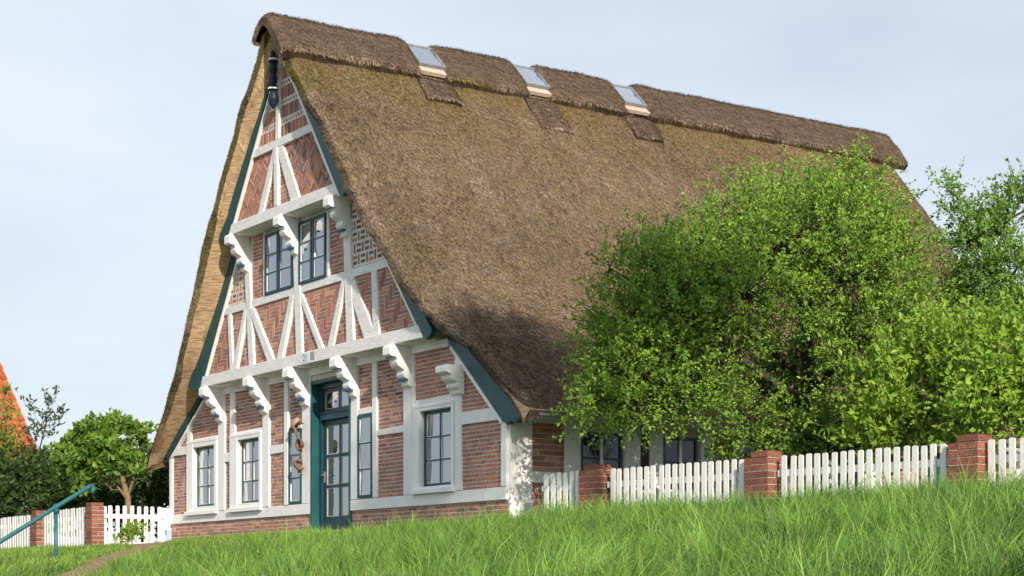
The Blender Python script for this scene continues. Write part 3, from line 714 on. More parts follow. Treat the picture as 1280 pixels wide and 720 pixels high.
# side wall bricks
def lay_side(y0, y1, z0, z1, single):
    global NIND
    z = z0; r = 0; bh = .065
    while z+bh*.6 < z1:
        yy = y0-(r % 2)*.11
        while yy < y1:
            a, b = max(yy, y0), min(yy+.23, y1); c_, d = z, min(z+bh, z1)
            if b-a > .03:
                fx = .0+random.uniform(0, .005)
                if single and NIND < 300:
                    put_brick(swall, ((fx-.03)/2, (a+b)/2, (c_+d)/2), (fx+.03, b-a, d-c_)); NIND += 1
                else:
                    n0 = len(BR_V)
                    BR_V.extend([(x, y_, z_) for x in (fx, -.03) for y_, z_ in ((a, c_), (b, c_), (b, d), (a, d))])
                    for f_ in ((0, 1, 2, 3), (0, 4, 5, 1), (1, 5, 6, 2), (2, 6, 7, 3), (3, 7, 4, 0)): BR_L.append([n0+i for i in f_]); BR_N.append(4)
                    BR_C.extend([np.array(random.choice(RED))*random.uniform(.8, 1.2)]*8)
            yy += .23+.011
        z += bh+.012; r += 1
lay_side(.372, .918, .392, 1.06, True); lay_side(.372, 1.18, -.6, .233, True)
for a, b in ((3.6, 4.0), (5.15, 5.75), (6.95, 7.75), (8.95, 10.2), (10.4, 11.9)):
    lay_side(a, b, .19, 1.2, False)
lay_side(1.2, 12.1, -.6, .06, False)
bigmesh('bricks', BR_V, np.concatenate([np.array(l_) for l_ in BR_L]), BR_N, M['brick'], H, cols=np.array(BR_C))['kind'] = 'stuff'

# --- gutter and eave board
gp = [(.52, .12, 1.13), (.52, 12.3, 1.05)]
mb = MB(); n = 8
for (x, y_, z), k in ((gp[0], 0), (gp[1], 1)):
    for i in range(n+1):
        q = math.pi+math.pi*i/n; mb.V.append((x+.065*math.cos(q), y_, z+.065*math.sin(q)))
    for i in range(n+1):
        q = 2*math.pi-math.pi*i/n; mb.V.append((x+.058*math.cos(q), y_, z+.058*math.sin(q)))
nn = 2*(n+1)
for i in range(nn): mb.F.append((i, (i+1) % nn, (i+1) % nn+nn, i+nn)); mb.fm.append(0)
mb.box(.50, .54, .10, .12, 1.07, 1.14)
mb.prism([(.52+.066*math.cos(math.pi+math.pi*i/n), 1.132+.066*math.sin(math.pi+math.pi*i/n)) for i in range(n+1)], .105, .122)
mb.build('gutter', M['zinc'], H)
MB().box(.0, .46, .05, 12.2, 1.155, 1.17).build('eave_board', M['white_old'], H)

# ------------------------------------------------------------------ thatched roof
def resample(dmax=6.3, step=.075):
    dd = np.linspace(0, dmax, 2000); zz = zo(dd); s = np.concatenate([[0], np.cumsum(np.hypot(np.diff(dd), np.diff(zz)))])
    n = int(s[-1]/step); return np.interp(np.linspace(0, s[-1], n), s, dd)
def smoothed(a, k=5):
    p = np.pad(a, k, mode='edge'); return np.convolve(p, np.ones(2*k+1)/(2*k+1), mode='valid')
DH = resample(); ZH = smoothed(zo(DH), 3)
nD = np.gradient(DH); nZ = np.gradient(ZH); nl = np.hypot(nD, nZ); NX, NZ = -nZ/nl, nD/nl     # outward normal (d, z)
def roof_patch(side, dstep=1, ystep=.09, y0f=None, y1=YB, off=0., rnd=.12, seed=0, amp=1.):
    idx = np.arange(0, len(DH), dstep); 
    if idx[-1] != len(DH)-1: idx = np.append(idx, len(DH)-1)
    ny_ = int(13.5/ystep); G = np.zeros((len(idx), ny_, 3))
    for a, i in enumerate(idx):
        d, z = DH[i], ZH[i]; yf = float(yfront(z, side)) if y0f is None else y0f
        t = np.linspace(0, 1, ny_)**1.15
        yy = yf+(y1-yf)*t
        drop = rnd*(np.exp(-((yy-yf)/.10)**2)+.6*np.exp(-((y1-yy)/.10)**2))
        for j in range(ny_):
            p = (d*side*1.0+seed, yy[j], z)
            n_ = .030*fbm(p, .55, 2)+.020*mnoise.noise(Vector(p)*2.3)+.012*mnoise.noise(Vector(p)*7)
            e = off+amp*n_-drop[j]+(.07*mnoise.noise(Vector((z*1.15, side*9, 3)))+.035*mnoise.noise(Vector((z*3.1, side*9, 3))))*(1-t[j])**6
            ed = max(0, (d-6.0)/.3); e -= .10*ed**2
            G[a, j] = (XC+side*(d+NX[i]*e), yy[j]+.03*mnoise.noise(Vector((z*1.7, side*3+seed, 0)))*(1-t[j])**8, z+NZ[i]*e)
    return G, idx
MBR = [[], [], [], 0]
def add_grid(G, flip, acc):
    a, b = G.shape[:2]; base = acc[3]; acc[0].append(G.reshape(-1, 3)); ii, jj = np.meshgrid(np.arange(a-1), np.arange(b-1), indexing='ij'); q_ = (ii*b+jj).ravel()+base
    f = np.stack([q_, q_+b, q_+b+1, q_+1], -1)
    if flip: f = f[:, ::-1]
    acc[1].append(f.ravel()); acc[2].append(np.full(len(q_), 4)); acc[3] += a*b
FM = []
def roof_sides():
    out = []
    for side in (1, -1):
        G, idx = roof_patch(side, 1 if side > 0 else 2, .075 if side > 0 else .25, seed=side*5)
        add_grid(G, side < 0, MBR); FM.append(np.zeros((G.shape[0]-1)*(G.shape[1]-1), int))
        # front cut face down to the bargeboard
        K = 8; Cg = np.zeros((len(idx), K, 3)); In = np.zeros((len(idx), 2, 3))
        for a, i in enumerate(idx):
            d, z = DH[i], ZH[i]; tv = float(thick(d)); zi = z-tv; di = d-(.0 if d > .3 else 0)
            p0 = G[a, 0]; yi = float(ywall(zi)); p1 = np.array([XC+side*max(di-.05, 0), yi, zi])
            for k in range(K):
                f = k/(K-1); p = p0*(1-f)+p1*f
                bul = math.sin(f*math.pi)
                p = p+np.array([side*.01*bul, (-.01 if side > 0 else -.035)*bul, .02*bul])+np.array([0, .012, .008])*mnoise.noise(Vector((z*2.2, k*.5, side)))*bul
                Cg[a, k] = p
            In[a, 0] = p1; In[a, 1] = (p1[0], YB-.15, zi)
        add_grid(Cg, side > 0, MBR); FM.append(np.tile((np.arange(K-1) >= (2 if side < 0 else 0)).astype(int), len(idx)-1))
        add_grid(In, side > 0, MBR); FM.append(np.ones(len(idx)-1, int))
        Bk = np.stack([G[:, -1], In[:, 1]], 1); add_grid(Bk, side < 0, MBR); FM.append(np.ones(len(idx)-1, int))
        Ev = np.stack([np.stack([np.interp(np.linspace(0, 1, 60), np.linspace(0, 1, G.shape[1]), G[-1, :, c]) for c in range(3)], -1),
                       np.stack([np.full(60, In[-1, 0, 0]), np.linspace(In[-1, 0, 1], In[-1, 1, 1], 60), np.full(60, In[-1, 0, 2])], -1)], 0)
        add_grid(Ev, side < 0, MBR); FM.append(np.zeros(59, int))
        out.append((G, Cg))
    return out
RS = roof_sides()
roof = bigmesh('thatched_roof', np.concatenate(MBR[0]), np.concatenate(MBR[1]), np.concatenate(MBR[2]), None, H, smooth=True, mats=[M['thatch'], M['reed_cut']], fm=np.concatenate(FM))

def sample_grid(G, u, v):
    a, b = G.shape[:2]; u = u*(a-1.001); v = v*(b-1.001); i = u.astype(int); j = v.astype(int); fu = (u-i)[:, None]; fv = (v-j)[:, None]
    P = G[i, j]*(1-fu)*(1-fv)+G[i+1, j]*fu*(1-fv)+G[i, j+1]*(1-fu)*fv+G[i+1, j+1]*fu*fv
    du = G[i+1, j]-G[i, j]; dv = G[i, j+1]-G[i, j]
    return P, du/np.linalg.norm(du, axis=1, keepdims=True), dv/np.maximum(np.linalg.norm(dv, axis=1, keepdims=True), 1e-6)
def nfield(P, sc, seed=0):
    return np.array([mnoise.noise(Vector((p[0]*sc+seed, p[1]*sc, p[2]*sc))) for p in P])
def straws(P, down, across, normal, n, length, width, lift, cols):
    """one thin triangle per reed tip"""
    L_ = length*RNG.uniform(.6, 1.4, (n, 1)); d = down+across*RNG.normal(0, .20, (n, 1))+normal*RNG.uniform(lift*.3, lift, (n, 1)); d /= np.linalg.norm(d, axis=1, keepdims=True)
    sdv = np.cross(d, normal); sdv /= np.maximum(np.linalg.norm(sdv, axis=1, keepdims=True), 1e-6)
    wv = width*RNG.uniform(.6, 1.3, (n, 1)); b = P-normal*.004
    V = np.stack([b-sdv*wv, b+sdv*wv, b+d*L_], 1).reshape(-1, 3)
    return V, np.repeat(cols, 3, 0)
def straw_cols(P, n, moss=True):
    t = RNG.uniform(0, 1, n)**1.5
    c = np.outer(1-t, (.056, .042, .035))+np.outer(t, (.51, .405, .318))
    lo = nfield(P, .7, 3); c *= (1+.35*lo)[:, None]
    f2 = nfield(P*np.array([.45, 1.3, .45]), 2.4, 8); c *= (1+.45*f2)[:, None]
    f4 = nfield(P*np.array([.35, 1.5, .35]), 1.1, 50); c *= (.88+.38*f4)[:, None]; f5 = nfield(P*np.array([.10, 2.4, .10]), 1.6, 60); c *= (1+.30*f5)[:, None]; c = c*(1-.12*np.clip(f4, 0, 1)[:, None]*np.array((0, .3, 1)))
    f3 = nfield(P*np.array([.7, 1.2, .7]), 9, 12); c *= (1+.5*f3)[:, None]
    if moss:
        h = sstep(5.6, 7.3, P[:, 2])*.75+sstep(4.2, 6.5, P[:, 2])*.25
        fr_ = np.exp(-np.clip(P[:, 1]+.95, 0, 9)/.25)*.6
        m = np.clip(nfield(P, .9, 20)*1.7+.40+h*.6+fr_-.35, 0, 1)*np.clip(h*1.15+fr_, .14, 1)
        ob = sstep(7.28, 7.18, P[:, 2])*sstep(6.75, 6.95, P[:, 2])*sstep(1.5, 4, P[:, 1])*np.clip(.55+nfield(P, 1.6, 44), 0, 1)
        oc = np.outer(RNG.uniform(.5, 1.25, n), (.52, .30, .13)); c = c*(1-ob[:, None]*.75)+oc*ob[:, None]*.75
        m = (m*RNG.uniform(.45, 1.4, n)).clip(0, .95)[:, None]
        mc = np.outer(RNG.uniform(.4, 1.3, n), (.205, .185, .032)); c = c*(1-m)+mc*m
    return c.clip(.01, .8)
SV = []; SCo = []
G, Cg = RS[0]; n = 280000
u = RNG.uniform(0, 1, n); v = RNG.uniform(0, 1, n)
P, du, dv = sample_grid(G, u, v); nr = np.cross(dv, du); nr *= np.sign(nr[:, 2:3]); nr /= np.linalg.norm(nr, axis=1, keepdims=True)
a_, b_ = straws(P, du, dv, nr, n, .070, .0062, .62, straw_cols(P, n)); SV.append(a_); SCo.append(b_)
# shaggy front arris of the right verge and left outer edge
for G, cnt in ((RS[0][0], 26000), (RS[1][0], 26000)):
    u = RNG.uniform(0, 1, cnt); v = RNG.uniform(0, .012, cnt)
    P, du, dv = sample_grid(G, u, v); nr = np.cross(dv, du); nr *= np.sign(nr[:, 2:3]); nr /= np.linalg.norm(nr, axis=1, keepdims=True)
    a_, b_ = straws(P, du*.8-dv*.35, dv, nr, cnt, .045, .006, .8, straw_cols(P, cnt)*.8); SV.append(a_); SCo.append(b_)
# reed ends on the cut faces: long pale streaks
for (G, Cg), cnt in ((RS[1], 46000),):
    u = RNG.uniform(0, 1, cnt); v = RNG.uniform(0, .72, cnt); u = u*.985; P, du, dv = sample_grid(Cg, u, v); nr = np.cross(du, dv); nr *= np.sign(-nr[:, 1:2]+1e-9); nr /= np.linalg.norm(nr, axis=1, keepdims=True)
    t = RNG.uniform(0, 1, cnt)**.8; c = np.outer(1-t, (.17, .10, .055))+np.outer(t, (.80, .61, .41))
    band = nfield(P*np.array([.3, .3, 5.]), 1., 2); c *= (1+.6*band)[:, None]; redd = np.clip(nfield(P*np.array([.4, .4, 2.2]), 1.3, 7)*1.5, 0, .6)[:, None]; c = c*(1-redd)+c*np.array((1.1, .78, .58))*redd
    dirv = dv+np.array([0, 0, .12]); 
    a_, b_ = straws(P, dirv, du*.10, nr, cnt, .17, .0045, .05, c); SV.append(a_); SCo.append(b_)
cnt = 22000; G, Cg = RS[1]; u = RNG.uniform(0, 1, cnt); v = RNG.uniform(0, .34, cnt)**1.1; P, du, dv = sample_grid(Cg, u, v); nr = np.cross(du, dv); nr *= np.sign(-nr[:, 1:2]+1e-9); nr /= np.linalg.norm(nr, axis=1, keepdims=True)
a_, b_ = straws(P, du-dv*.3, dv, nr, cnt, .05, .006, .9, straw_cols(P, cnt)*np.array((.62, .62, .5))); SV.append(a_); SCo.append(b_)
# eave fringe
cnt = 14000; u = np.full(cnt, .999)-RNG.uniform(0, .012, cnt); v = RNG.uniform(0, 1, cnt)
P, du, dv = sample_grid(RS[0][0], u, v); nr = np.cross(dv, du); nr *= np.sign(nr[:, 2:3]); nr /= np.linalg.norm(nr, axis=1, keepdims=True)
a_, b_ = straws(P, du+np.array([0, 0, -.2]), dv, nr, cnt, .06, .0045, .2, straw_cols(P, cnt, False)); SV.append(a_); SCo.append(b_)
SV = np.concatenate(SV); SCo = np.concatenate(SCo)
so_ = bigmesh('thatch_straw', SV, np.arange(len(SV)), np.full(len(SV)//3, 3), M['straw'], roof, cols=SCo); so_['kind'] = 'stuff'

# --- ridge caps and aprons: raised thatch saddles
def saddle(name, y0, y1, dl, off, round_end=.16, nstraw=9000, d0=None, seed=0):
    """raised pad over the ridge (d0 None) or on the right slope from d0 to dl"""
    a0 = -.33 if d0 is None else d0; na = 44; nb = max(int((y1-y0)/.06), 8)
    G = np.zeros((na+2, nb+2, 3)); 
    dd = np.linspace(a0, dl, na); yy = np.linspace(y0, y1, nb)
    for i in range(na+2):
        for j in range(nb+2):
            ic, jc = min(max(i-1, 0), na-1), min(max(j-1, 0), nb-1)
            d = dd[ic]; y_ = yy[jc]; s = 1 if d >= 0 else -1; ad = abs(d)
            z = float(np.interp(ad, DH, ZH)) if ad > .3 else 7.60+.03*(1-(ad/.3)**2)+.0
            if ad <= .3: z = float(np.interp(ad, [0, .1, .2, .3], [7.80, 7.775, 7.71, float(np.interp(.3, DH, ZH))]))
            nx = float(np.interp(ad, [0, .12, .45], [0, .45, .75]))*s; nz_ = math.sqrt(1-nx*nx)
            eg = min(1, (dl-d)/.09, ((d-a0)/.09 if d0 is None else 1)); eg = max(eg, 0)
            ej = max(0, min(1, min(y_-y0, y1-y_)/round_end)); 
            h = off*(.72+.28*math.sqrt(max(0, 1-(1-eg)**2)))*(.55+.45*math.sqrt(max(0, 1-(1-ej)**2)))
            h += .022*fbm((d*1.5+seed, y_*1.2, 0), 1.2, 3)
            if d0 is not None: h *= min(1, .35+(d-a0)/.1)
            if i in (0, na+1) or j in (0, nb+1): h = -.05
            wob = .035*mnoise.noise(Vector((y_*1.6, s*4+seed, 2)))*(ad/dl if d0 is None else (1 if d > (a0+dl)/2 else 0))
            G[i, j] = (XC+d+wob*s+nx*h, y_+(.03*mnoise.noise(Vector((d*4, seed, 1))) if jc in (0, nb-1) else 0), z+nz_*h-abs(wob)*.6)
    acc = [[], [], [], 0]; add_grid(G, False, acc)
    V = [acc[0][0]]; LL = [acc[1][0]]; NN = [acc[2][0]]
    n = nstraw; u = np.where(RNG.uniform(0, 1, n) < .16, RNG.uniform(.94, 1, n), RNG.uniform(0, 1, n)); v = RNG.uniform(.0, 1, n); P, du, dv = sample_grid(G, u, v); nr = np.cross(dv, du); nr *= np.sign(nr[:, 2:3]+1e-6); nr /= np.maximum(np.linalg.norm(nr, axis=1, keepdims=True), 1e-6)
    sg = np.sign(P[:, 0:1]-XC); c = straw_cols(P, n, False); c = c*np.array([1.06, .99, .94])*(1.12 if d0 is None else 1.32); mm = (np.clip(nfield(P, 1.1, 31)*1.4-.1, 0, .7)*sstep(9, 1, P[:, 1]))[:, None]; c = c*(1-mm)+np.outer(RNG.uniform(.5, 1.3, n), (.22, .185, .04))*mm
    sv, sc_ = straws(P, du*sg, dv, nr, n, .065, .0048, .8, c)
    k = len(V[0]); V.append(sv); LL.append(np.arange(len(sv))+k); NN.append(np.full(n, 3))
    cols = np.concatenate([np.tile((.10, .07, .05), (k, 1))*(1+.4*RNG.uniform(-1, 1, (k, 1))), sc_])
    return bigmesh(name, np.concatenate(V), np.concatenate(LL), np.concatenate(NN), M['straw'], roof, cols=cols)
saddle('ridge_cap', -.93, 1.60, .67, .165, nstraw=9000, seed=1)
saddle('ridge_cap', 2.10, 3.74, .67, .165, nstraw=6000, seed=9)
saddle('ridge_cap', 4.20, 5.86, .67, .165, nstraw=6000, seed=17)
saddle('ridge_cap', 6.36, 12.85, .66, .165, nstraw=22000, seed=25)
saddle('thatch_apron', 1.52, 2.18, 1.00, .085, .16, 2200, .66, 31); saddle('thatch_apron', 3.64, 4.28, 1.20, .08, .16, 2500, .66, 37); saddle('thatch_apron', 5.78, 6.38, 1.04, .085, .16, 2200, .66, 41)
# --- skylights over the ridge gaps
for y0, y1 in ((1.61, 2.13), (3.745, 4.24), (5.87, 6.36)):
    a = np.array([XC+.15, 7.85]); b = np.array([XC+.61, 7.41]); t = (b-a)/np.linalg.norm(b-a); nn_ = np.array([-t[1], t[0]]); Ln = np.linalg.norm(b-a)
    def quad(s0, s1, u0, u1, h0, h1, mbx):
        V = []
        for h in (h0, h1):
            for s_, yv in ((s0, u0), (s1, u0), (s1, u1), (s0, u1)):
                p = a+t*s_+nn_*h; V.append((p[0], yv, p[1]))
        mbx.add(V, [(0, 3, 2, 1), (4, 5, 6, 7), (0, 1, 5, 4), (1, 2, 6, 5), (2, 3, 7, 6), (3, 0, 4, 7)])
    fw = .032; mbx = MB()
    quad(0, Ln, y0, y0+fw, -.12, .03, mbx); quad(0, Ln, y1-fw, y1, -.12, .03, mbx); quad(0, fw, y0+fw, y1-fw, -.12, .029, mbx); quad(Ln-fw*1.3, Ln, y0+fw, y1-fw, -.12, .029, mbx)
    sk = mbx.build('skylight', M['lead'], H, bevel=.004)
    g_ = MB(); quad(fw, Ln-fw*1.3, y0+fw, y1-fw, .008, .013, g_); g_.build('skylight_glass', M['skyglass'], sk)
    bk = MB(); quad(fw, Ln-fw, y0+fw, y1-fw, -.11, -.10, bk); bk.build('skylight_blind', M['white_clean'], sk)
    fl = MB(); quad(Ln+.002, Ln+.14, y0-.03, y1+.05, -.10, -.035, fl); fl.build('flashing', M['pinkboard'], sk)

# ------------------------------------------------------------------ ornaments hung beside the door
t = thing('wall_ornament', 'pale driftwood ornament with a long hanging root beside the green door', 'ornament', (-6.12, -.09, 1.43))
bmv = bmesh.new(); bmesh.ops.create_icosphere(bmv, subdivisions=3, radius=1)
V = [(-6.18+.13*v.co.x*(1+.25*mnoise.noise(v.co*2)), -.10+.045*v.co.y, 1.49+.085*v.co.z*(1+.35*mnoise.noise(v.co*2.5))+.05*v.co.x) for v in bmv.verts]; Fc = [[w_.index for w_ in f.verts] for f in bmv.faces]
meshobj('driftwood_plaque', V, Fc, M['drift_l'], t, True)
MB().tube([(-6.30, -.13, 1.40), (-6.18, -.16, 1.44), (-6.08, -.15, 1.40), (-6.04, -.13, 1.28), (-5.99, -.12, 1.12), (-5.95, -.10, .95), (-5.93, -.09, .80)], [.016, .024, .026, .02, .016, .012, .005], 8).tube([(-6.06, -.14, 1.44), (-5.93, -.15, 1.50), (-5.82, -.12, 1.47)], [.03, .022, .008], 7).build('hanging_root', M['drift'], t, True)
t = thing('round_wall_basket', 'small round brown basket hung on the white post beside the door', 'ornament', (-5.90, -.08, 1.13))
mb = MB()
for k in range(5):
    r = .03+.016*k; mb.tube([(-5.90+r*math.cos(q*math.pi/9), -.10-.018*k+.004*math.sin(q*3), 1.13+r*math.sin(q*math.pi/9)) for q in range(19)], .016, 6)
mb.build('woven_ring', M['drift'], t, True)
t = thing('carved_bird', 'small brown wooden bird fixed low on the post beside the door', 'ornament', (-5.95, -.10, .78))
mb = MB().tube([(-6.16, -.13, .84), (-6.10, -.14, .85), (-6.02, -.14, .80), (-5.92, -.13, .74), (-5.84, -.12, .73)], [.012, .04, .06, .045, .01], 9).tube([(-6.02, -.14, .82), (-5.94, -.15, .88), (-5.86, -.13, .87)], [.03, .035, .01], 8).tube([(-6.0, -.13, .77), (-6.0, -.12, .67), (-5.9, -.11, .64)], [.02, .015, .012], 6)
mb.build('bird_body', M['drift'], t, True)

# ------------------------------------------------------------------ brick pillars and picket fences
me_pb = me_brick.copy(); me_pb.name = 'pillar_brick'; me_pb.materials.clear(); me_pb.materials.append(M['brick_p'])
def pillar(p, ang, label, ztop=.36, wd=.365, dp=.24, group='brick fence pillars', capfrac=(.30, 1.0)):
    t = thing('brick_pillar', label, 'pillar', (p[0], p[1], -.8), group); t.rotation_euler = (0, 0, ang)
    R = Matrix.Translation((p[0], p[1], 0)) @ Matrix.Rotation(ang, 4, 'Z'); core = MB().box(-wd/2+.006, wd/2-.006, -dp/2+.006, dp/2-.006, -.8, ztop-.085)
    core.box(wd*(capfrac[0]-.5)+.012, wd*(capfrac[1]-.5)-.012, -dp/2+.013, dp/2-.013, -.5, ztop-.008)
    core.V = [tuple(R @ Vector(v)) for v in core.V]; core.build('mortar', M['mortar_d'], t)
    bh = .065; z = ztop-bh; r = 0
    def pb(x0, x1, y0, y1, z0, z1):
        j = lambda: random.uniform(-.003, .003)
        c = R @ Vector(((x0+x1)/2+j(), (y0+y1)/2+j(), (z0+z1)/2))
        put_brick(t, c, (x1-x0, y1-y0, z1-z0), ang+random.uniform(-.012, .012), me_pb)
    hw, hd = wd/2, dp/2
    while z > -.75:
        if r == 0: pb(wd*(capfrac[0]-.5), wd*(capfrac[1]-.5), -hd, hd, z, z+bh)
        elif r % 2:
            pb(-hw, -hw+.115, -hd, hd, z, z+bh); pb(-hw+.126, hw, -hd, -.005, z, z+bh); pb(-hw+.126, hw, .006, hd, z, z+bh)
        else:
            pb(-hw, hw-.126, -hd, -.005, z, z+bh); pb(-hw, hw-.126, .006, hd, z, z+bh); pb(hw-.115, hw, -hd, hd, z, z+bh)
        z -= bh+.0125; r += 1
    return t
def picket_mesh():
    w_, d = .0365, .008; z1 = .90
    prof = [(-w_, 0), (w_, 0), (w_, z1-.018)]+[(w_*math.cos(q), z1-.018+.018*math.sin(q)) for q in (.5, 1.05, 1.57, 2.1, 2.64)]+[(-w_, z1-.018)]
    b = MB().prism(prof, -d, d); me = bpy.data.meshes.new('picket'); me.from_pydata(b.V, [], b.F); me.materials.append(M['fence']); return me
ME_P = picket_mesh()
def fence(a, b, label, name='picket_fence', cat='fence', pitch=.122, ztop=.30, group='white picket fence panels', posts=False, zbot=-.62):
    a = np.array(a, float); b = np.array(b, float); L_ = np.linalg.norm(b-a); ang = math.atan2(b[1]-a[1], b[0]-a[0]); d = (b-a)/L_; nrm = np.array([d[1], -d[0]])
    t = thing(name, label, cat, (a[0], a[1], zbot), group)
    n = int(L_/pitch); off = (L_-(n-1)*pitch)/2
    for i in range(n):
        s = off+i*pitch; p = a+d*s; o = bpy.data.objects.new('picket', ME_P); C.objects.link(o); o.parent = t; o.matrix_parent_inverse = parent_inv(t)
        o.location = (p[0]+random.uniform(-.004, .004), p[1], ztop-.90+random.uniform(-.007, .007)); o.rotation_euler = (random.uniform(-.008, .008), random.gauss(0, .006), ang+random.uniform(-.03, .03)); o.scale = (random.uniform(.95, 1.05), 1, 1)
    R = Matrix.Translation((a[0], a[1], 0)) @ Matrix.Rotation(ang, 4, 'Z')
    for z in (ztop-.20, ztop-.72):
        m = MB().box(.0, L_, .013, .05, z-.04, z+.04); m.V = [tuple(R @ Vector(v)) for v in m.V]; m.build('rail', M['fence'], t, bevel=.004)
    if posts:
        for s in (.03, L_-.03):
            m = MB().box(s-.045, s+.045, .052, .14, zbot-.1, ztop-.02); m.V = [tuple(R @ Vector(v)) for v in m.V]; m.build('post', M['fence'], t, bevel=.005)
    return t
P1, P2, P3 = np.array([1.86, .08]), np.array([4.70, .38]), np.array([7.54, .66]); fd = (P3-P1)/np.linalg.norm(P3-P1); fa = math.atan2(fd[1], fd[0])
fn = np.array([fd[1], -fd[0]]); P4 = P3+fd*2.86
bk_ = -fn*.05
pillar(P1, fa, 'short brick pillar nearest the thatched house, with a broken top'); pillar(P2, fa, 'brick pillar in the middle of the right fence, in front of the tree trunk')
pillar(P3, fa, 'tall brick pillar rightmost of the fence, under the bright green bush')
pillar(P4, fa, 'brick pillar beyond the right edge of the fence')
g = .21
fence(P1-fd*1.06, P1-fd*g, 'short shaded white picket panel between house corner and first pillar', pitch=.122, posts=True)
fence(P1+fd*g+bk_*0, P2-fd*g, 'white picket panel in front of the dark side windows of the house')
fence(P2+fd*g, P3-fd*g, 'long white picket panel below the big tree, with branch shadows')
fence(P3+fd*g, P4-fd*g, 'white picket panel at the right edge of the picture under bushes')
# left of the house
Q1 = np.array([-11.56, -1.50]); pillar(Q1, 0, 'left brick pillar carrying the small white gate', .37, group='brick fence pillars', capfrac=(.2, .9))
fence((-11.52, -1.33), (-11.50, -.12), 'small white picket gate between left pillar and house corner', 'picket_gate', 'gate', .137, .33, None, True)
Q2 = np.array([-14.6, -1.50]); pillar(Q2, 0, 'far left brick pillar behind the green handrail', .33, capfrac=(.2, .9))
fence(Q2+[.2, 0], Q1-[.2, 0], 'white picket panel behind the green handrail', pitch=.15, ztop=.31)
fence(Q2-[3.2, 0], Q2-[.2, 0], 'white picket panel at the left edge of the picture', pitch=.15, ztop=.27)
mb = MB().box(-11.66, -11.50, -.14, -.02, -.12, .30); mb.build('gate_post_block', M['white_clean'], H, bevel=.008)

# ------------------------------------------------------------------ handrail
D = 24.
a = at(-40, 702, D-.5); b = at(112, 608, D+.6); k = at(70, 634, D+.3)
hr = thing('handrail', 'teal painted pipe handrail sloping up the grass bank', 'handrail', at(70, 716, D+.3))
e1 = b+np.array([.02, .02, -.02]); dirv = (b-a)/np.linalg.norm(b-a)
pts = [a+(b-a)*f for f in (0, .3, .6, .9)]+[b-dirv*.04, b+dirv*.02+np.array([0, 0, -.004]), b+dirv*.055+np.array([0, 0, -.03]), b+dirv*.065+np.array([0, 0, -.075]), b+dirv*.045+np.array([0, 0, -.115])]
MB().tube(pts, .030, 12).build('rail', M['rail_teal'], hr, True)
zg = float(ground_z(k[0], k[1]))
MB().tube([(k[0], k[1], zg-.3), (k[0], k[1], k[2]-.03)], .027, 12).build('post', M['rail_teal'], hr, True)
MB().tube([(k[0], k[1], k[2]-.09), (k[0], k[1], k[2]+.0)], .036, 12).tube([k-dirv*.05, k+dirv*.05], .038, 12).build('clamp', M['rail_teal'], hr, True)
k2 = at(-60, 712, D-.6); 
MB().tube([(k2[0], k2[1], float(ground_z(k2[0], k2[1]))-.3), (k2[0], k2[1], a[2]-.02)], .027, 12).build('post', M['rail_teal'], hr, True)

